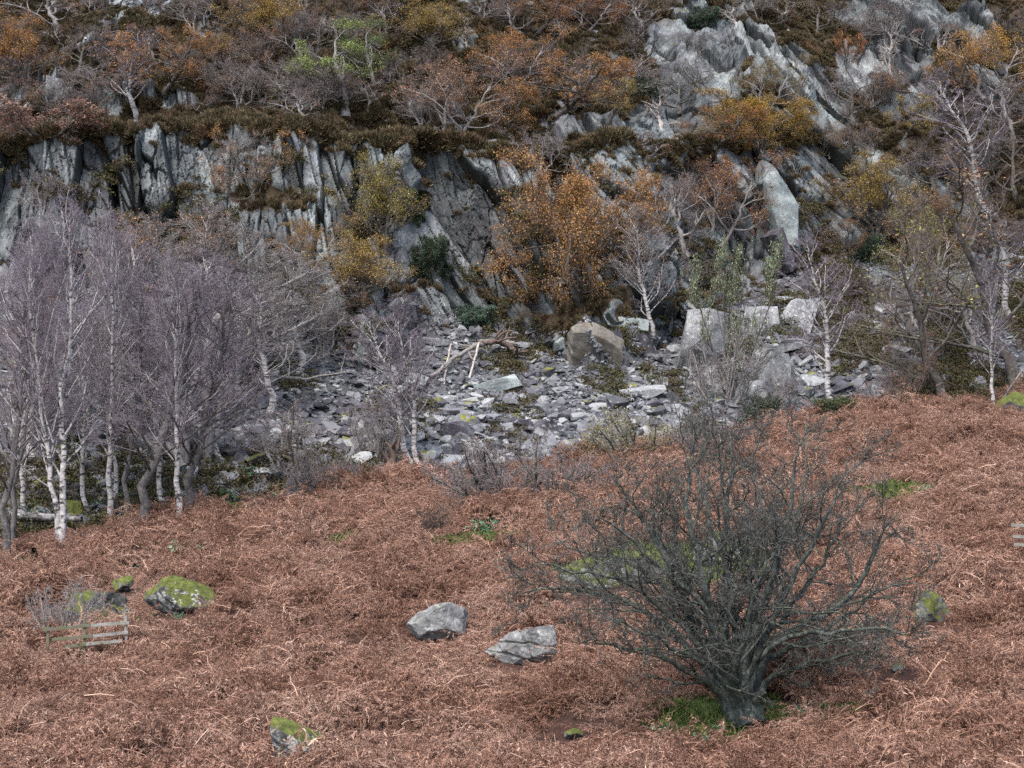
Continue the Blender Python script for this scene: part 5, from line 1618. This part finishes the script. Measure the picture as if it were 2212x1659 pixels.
# ------------------------------------------------------------------ ferns and leafy plants
nt = NT('green_fern')
fc = nt.ramp(nt.island(), [(0, (.02, .055, .03)), (.5, (.055, .13, .07)), (1, (.14, .24, .13))])
M_FERN = nt.out(fc)
ferns = []
for i in range(3):
    v, f = fern_clump(1200 + i, 12, 1.0, 1.3, 20, .20, .022, .1, .08, .05, (.5, 1.2))
    ferns.append(mesh_from('fern_clump', v, [f], False, [M_FERN]))
for i, (x, y, w, lb) in enumerate((
        (492, 1082, 80, 'dark green fern beside the mossy slab right of the birches'),
        (850, 1062, 70, 'blue green fern at the foot of the splintered stump'),
        (735, 1050, 70, 'green fern at the scree foot left of the splintered stump'),
        (790, 1040, 60, 'green fern just left of the splintered stump fern'),
        (1212, 985, 66, 'green fern growing in rocks above the hawthorn thicket'),
        (540, 1030, 66, 'fern under the mossy arched fallen branch'),
        (70, 1120, 80, 'large green fern at the left between birch trunks'),
        (262, 1085, 66, 'yellowish green fern behind the slim white and grey birches'),
        (1010, 690, 60, 'fern clump by the grey green shrub at the cliff foot'),
        (200, 1100, 60, 'fern in the gap right of the forked birch'),
        (2040, 905, 60, 'green fern at the foot of the tall dark right tree'))):
    p, n = spot(x, y)
    o = link('fern', ferns[i % 3])
    o.location = p + Vector((0, 0, .05))
    s = metres(w, p.y) / 1.6
    o.scale = (s, s, s)
    o.rotation_euler = (0, 0, i * 1.7)
    tag(o, lb, 'fern', 'green ferns')
lf = []
nt = NT('foxglove_leaves')
M_PLANT = nt.out(nt.ramp(nt.island(), [(0, (.03, .09, .05)), (.6, (.10, .21, .12)), (1, (.24, .34, .22))]))
for i in range(2):
    r2 = np.random.default_rng(i + 50)
    base = np.stack([r2.normal(0, .22, 60), r2.normal(0, .22, 60), r2.uniform(0, .38, 60)], -1)
    v, f = leaves((np.stack([base, base + .02], 1), None), 3, .12, r2, .04, .6, aspect=.6)
    lf.append(mesh_from('leafy_plant', v, [f], False, [M_PLANT]))
for i, (x, y, w, lb) in enumerate((
        (1755, 1550, 90, 'grey green leafy plant on grass right of the hawthorn trunk'),
        (1510, 1602, 60, 'leafy weeds left of the hawthorn trunk'),
        (1555, 1570, 40, 'small leafy weed touching the hawthorn trunk'),
        (1430, 1580, 60, 'pale leafy weeds in bracken left of the hawthorn'),
        (1640, 1612, 50, 'weeds below the hawthorn trunk'),
        (300, 1222, 50, 'dark leafy clump above the small round lichened stone'),
        (420, 1200, 80, 'wide leafy clump in grass above the broad mossy boulder'),
        (385, 1328, 26, 'tiny bright leafy plant under the broad mossy boulder'),
        (190, 1432, 36, 'little leafy plant below the wooden fence'),
        (1050, 1140, 60, 'pale leafy plant below the hawthorn thicket'),
        (2015, 1062, 50, 'leafy plant on the grass strip at right'),
        (790, 1455, 50, 'dull leafy tuft under the yellow topped flat stone'))):
    p, n = spot(x, y, .2)
    o = link("leafy_plant", lf[i % 2])
    o.location = p + Vector((0, 0, .08))
    s = metres(w, p.y) / .95
    o.scale = (s, s, s)
    o.rotation_euler = (0, 0, i * 1.3)
    tag(o, lb, 'plant', 'leafy green plants in the bracken')

# ------------------------------------------------------------------ fences
def wood_rail_mat(name, a, b, moss):
    nt = NT(name)
    v = nt.objcoord()
    g_ = nt.noise(nt.scaled(v, (1.2, 14, 14)), 2.5, 5, .7)
    c = nt.ramp(g_, [(.3, a), (.7, b)])
    if moss:
        c = nt.mix(nt.math('MULTIPLY', nt.step(nt.noise(v, 3, 4), .45, .6), moss), c, (.10, .12, .05))
    return nt.out(c, g_, .5, .01)


M_RAIL = wood_rail_mat('weathered_rail', (.15, .145, .135), (.36, .35, .33), .3)
M_RAIL_G = wood_rail_mat('mossy_rail', (.08, .08, .06), (.19, .18, .14), .7)


def beam(a, b, hgt, thk, rng, seg=8):
    """a sawn board from a to b, slightly warped, with chamfered edges"""
    a, b = Vector(a), Vector(b)
    d = (b - a)
    x = d.normalized()
    yv = Vector((0, 0, 1)).cross(x).normalized()
    zv = x.cross(yv)
    ch = min(hgt, thk) * .15
    sec = [(-thk / 2 + ch, -hgt / 2), (thk / 2 - ch, -hgt / 2), (thk / 2, -hgt / 2 + ch), (thk / 2, hgt / 2 - ch), (thk / 2 - ch, hgt / 2), (-thk / 2 + ch, hgt / 2), (-thk / 2, hgt / 2 - ch), (-thk / 2, -hgt / 2 + ch)]
    V = []
    for i in range(seg + 1):
        w = rng.normal(0, .006)
        for p, q in sec:
            V.append((a + d * (i / seg) + yv * p + zv * (q + w))[:])
    F_ = []
    for i in range(seg):
        for j in range(8):
            F_.append((i * 8 + j, i * 8 + (j + 1) % 8, i * 8 + 8 + (j + 1) % 8, i * 8 + 8 + j))
    caps = [tuple(range(7, -1, -1)), tuple(range(seg * 8, seg * 8 + 8))]
    return np.array(V), np.array(F_), np.array(caps)


def fence(label, posts, rails, Y, seed):
    """posts: (x, y_top, y_foot); rails: (x0, y0, x1, y1, mossy) in survey positions at depth Y"""
    rng = np.random.default_rng(seed)
    root = bpy.data.objects.new('wooden_fence', None)
    scene.collection.objects.link(root)
    org = at(posts[0][0], posts[0][2], Y)
    root.location = org
    for x, yt, yb, m in posts:
        a, b = at(x, yb, Y) - org, at(x, yt, Y) - org
        v, f, c = beam((a.x, a.y + .07, a.z - .6), (b.x, b.y + .07, b.z), .085, .085, rng)
        link('post', mesh_from('fence_post', v, [f, c], False, [M_RAIL_G if m else M_RAIL]), root)
    for x0, y0, x1, y1, m in rails:
        a, b = at(x0, y0, Y) - org, at(x1, y1, Y) - org
        v, f, c = beam(a, b, .10, .03, rng)
        link('rail', mesh_from('fence_rail', v, [f, c], False, [M_RAIL_G if m else M_RAIL]), root)
    tag(root, label, 'fence')


pf, _ = spot(185, 1402, .38)
fence('short weathered three rail fence by the mossy boulders at the left', [(103, 1352, 1405, 1), (182, 1335, 1412, 1), (272, 1330, 1405, 0)],
      [(92, 1361, 196, 1351, 1), (197, 1351, 279, 1345, 0), (112, 1382, 200, 1374, 1), (201, 1374, 277, 1366, 0), (140, 1398, 184, 1392, 1), (185, 1392, 264, 1384, 0)], pf.y, 1)
pf, _ = spot(2205, 1195, .5)
fence('end of a pale three rail fence cut by the right edge', [(2232, 1126, 1200, 0), (2300, 1132, 1206, 0)],
      [(2184, 1134, 2290, 1139, 0), (2188, 1158, 2290, 1164, 0), (2190, 1176, 2290, 1183, 0)], pf.y - .2, 2)

for q in range(9):                                   # trodden gap in the bracken before the fallen birch log
    pq, _ = spot(15 + q * 20, 1156)
    KEEP_OUT.append((pq.x, pq.y - .5, .75))
bracken_field()
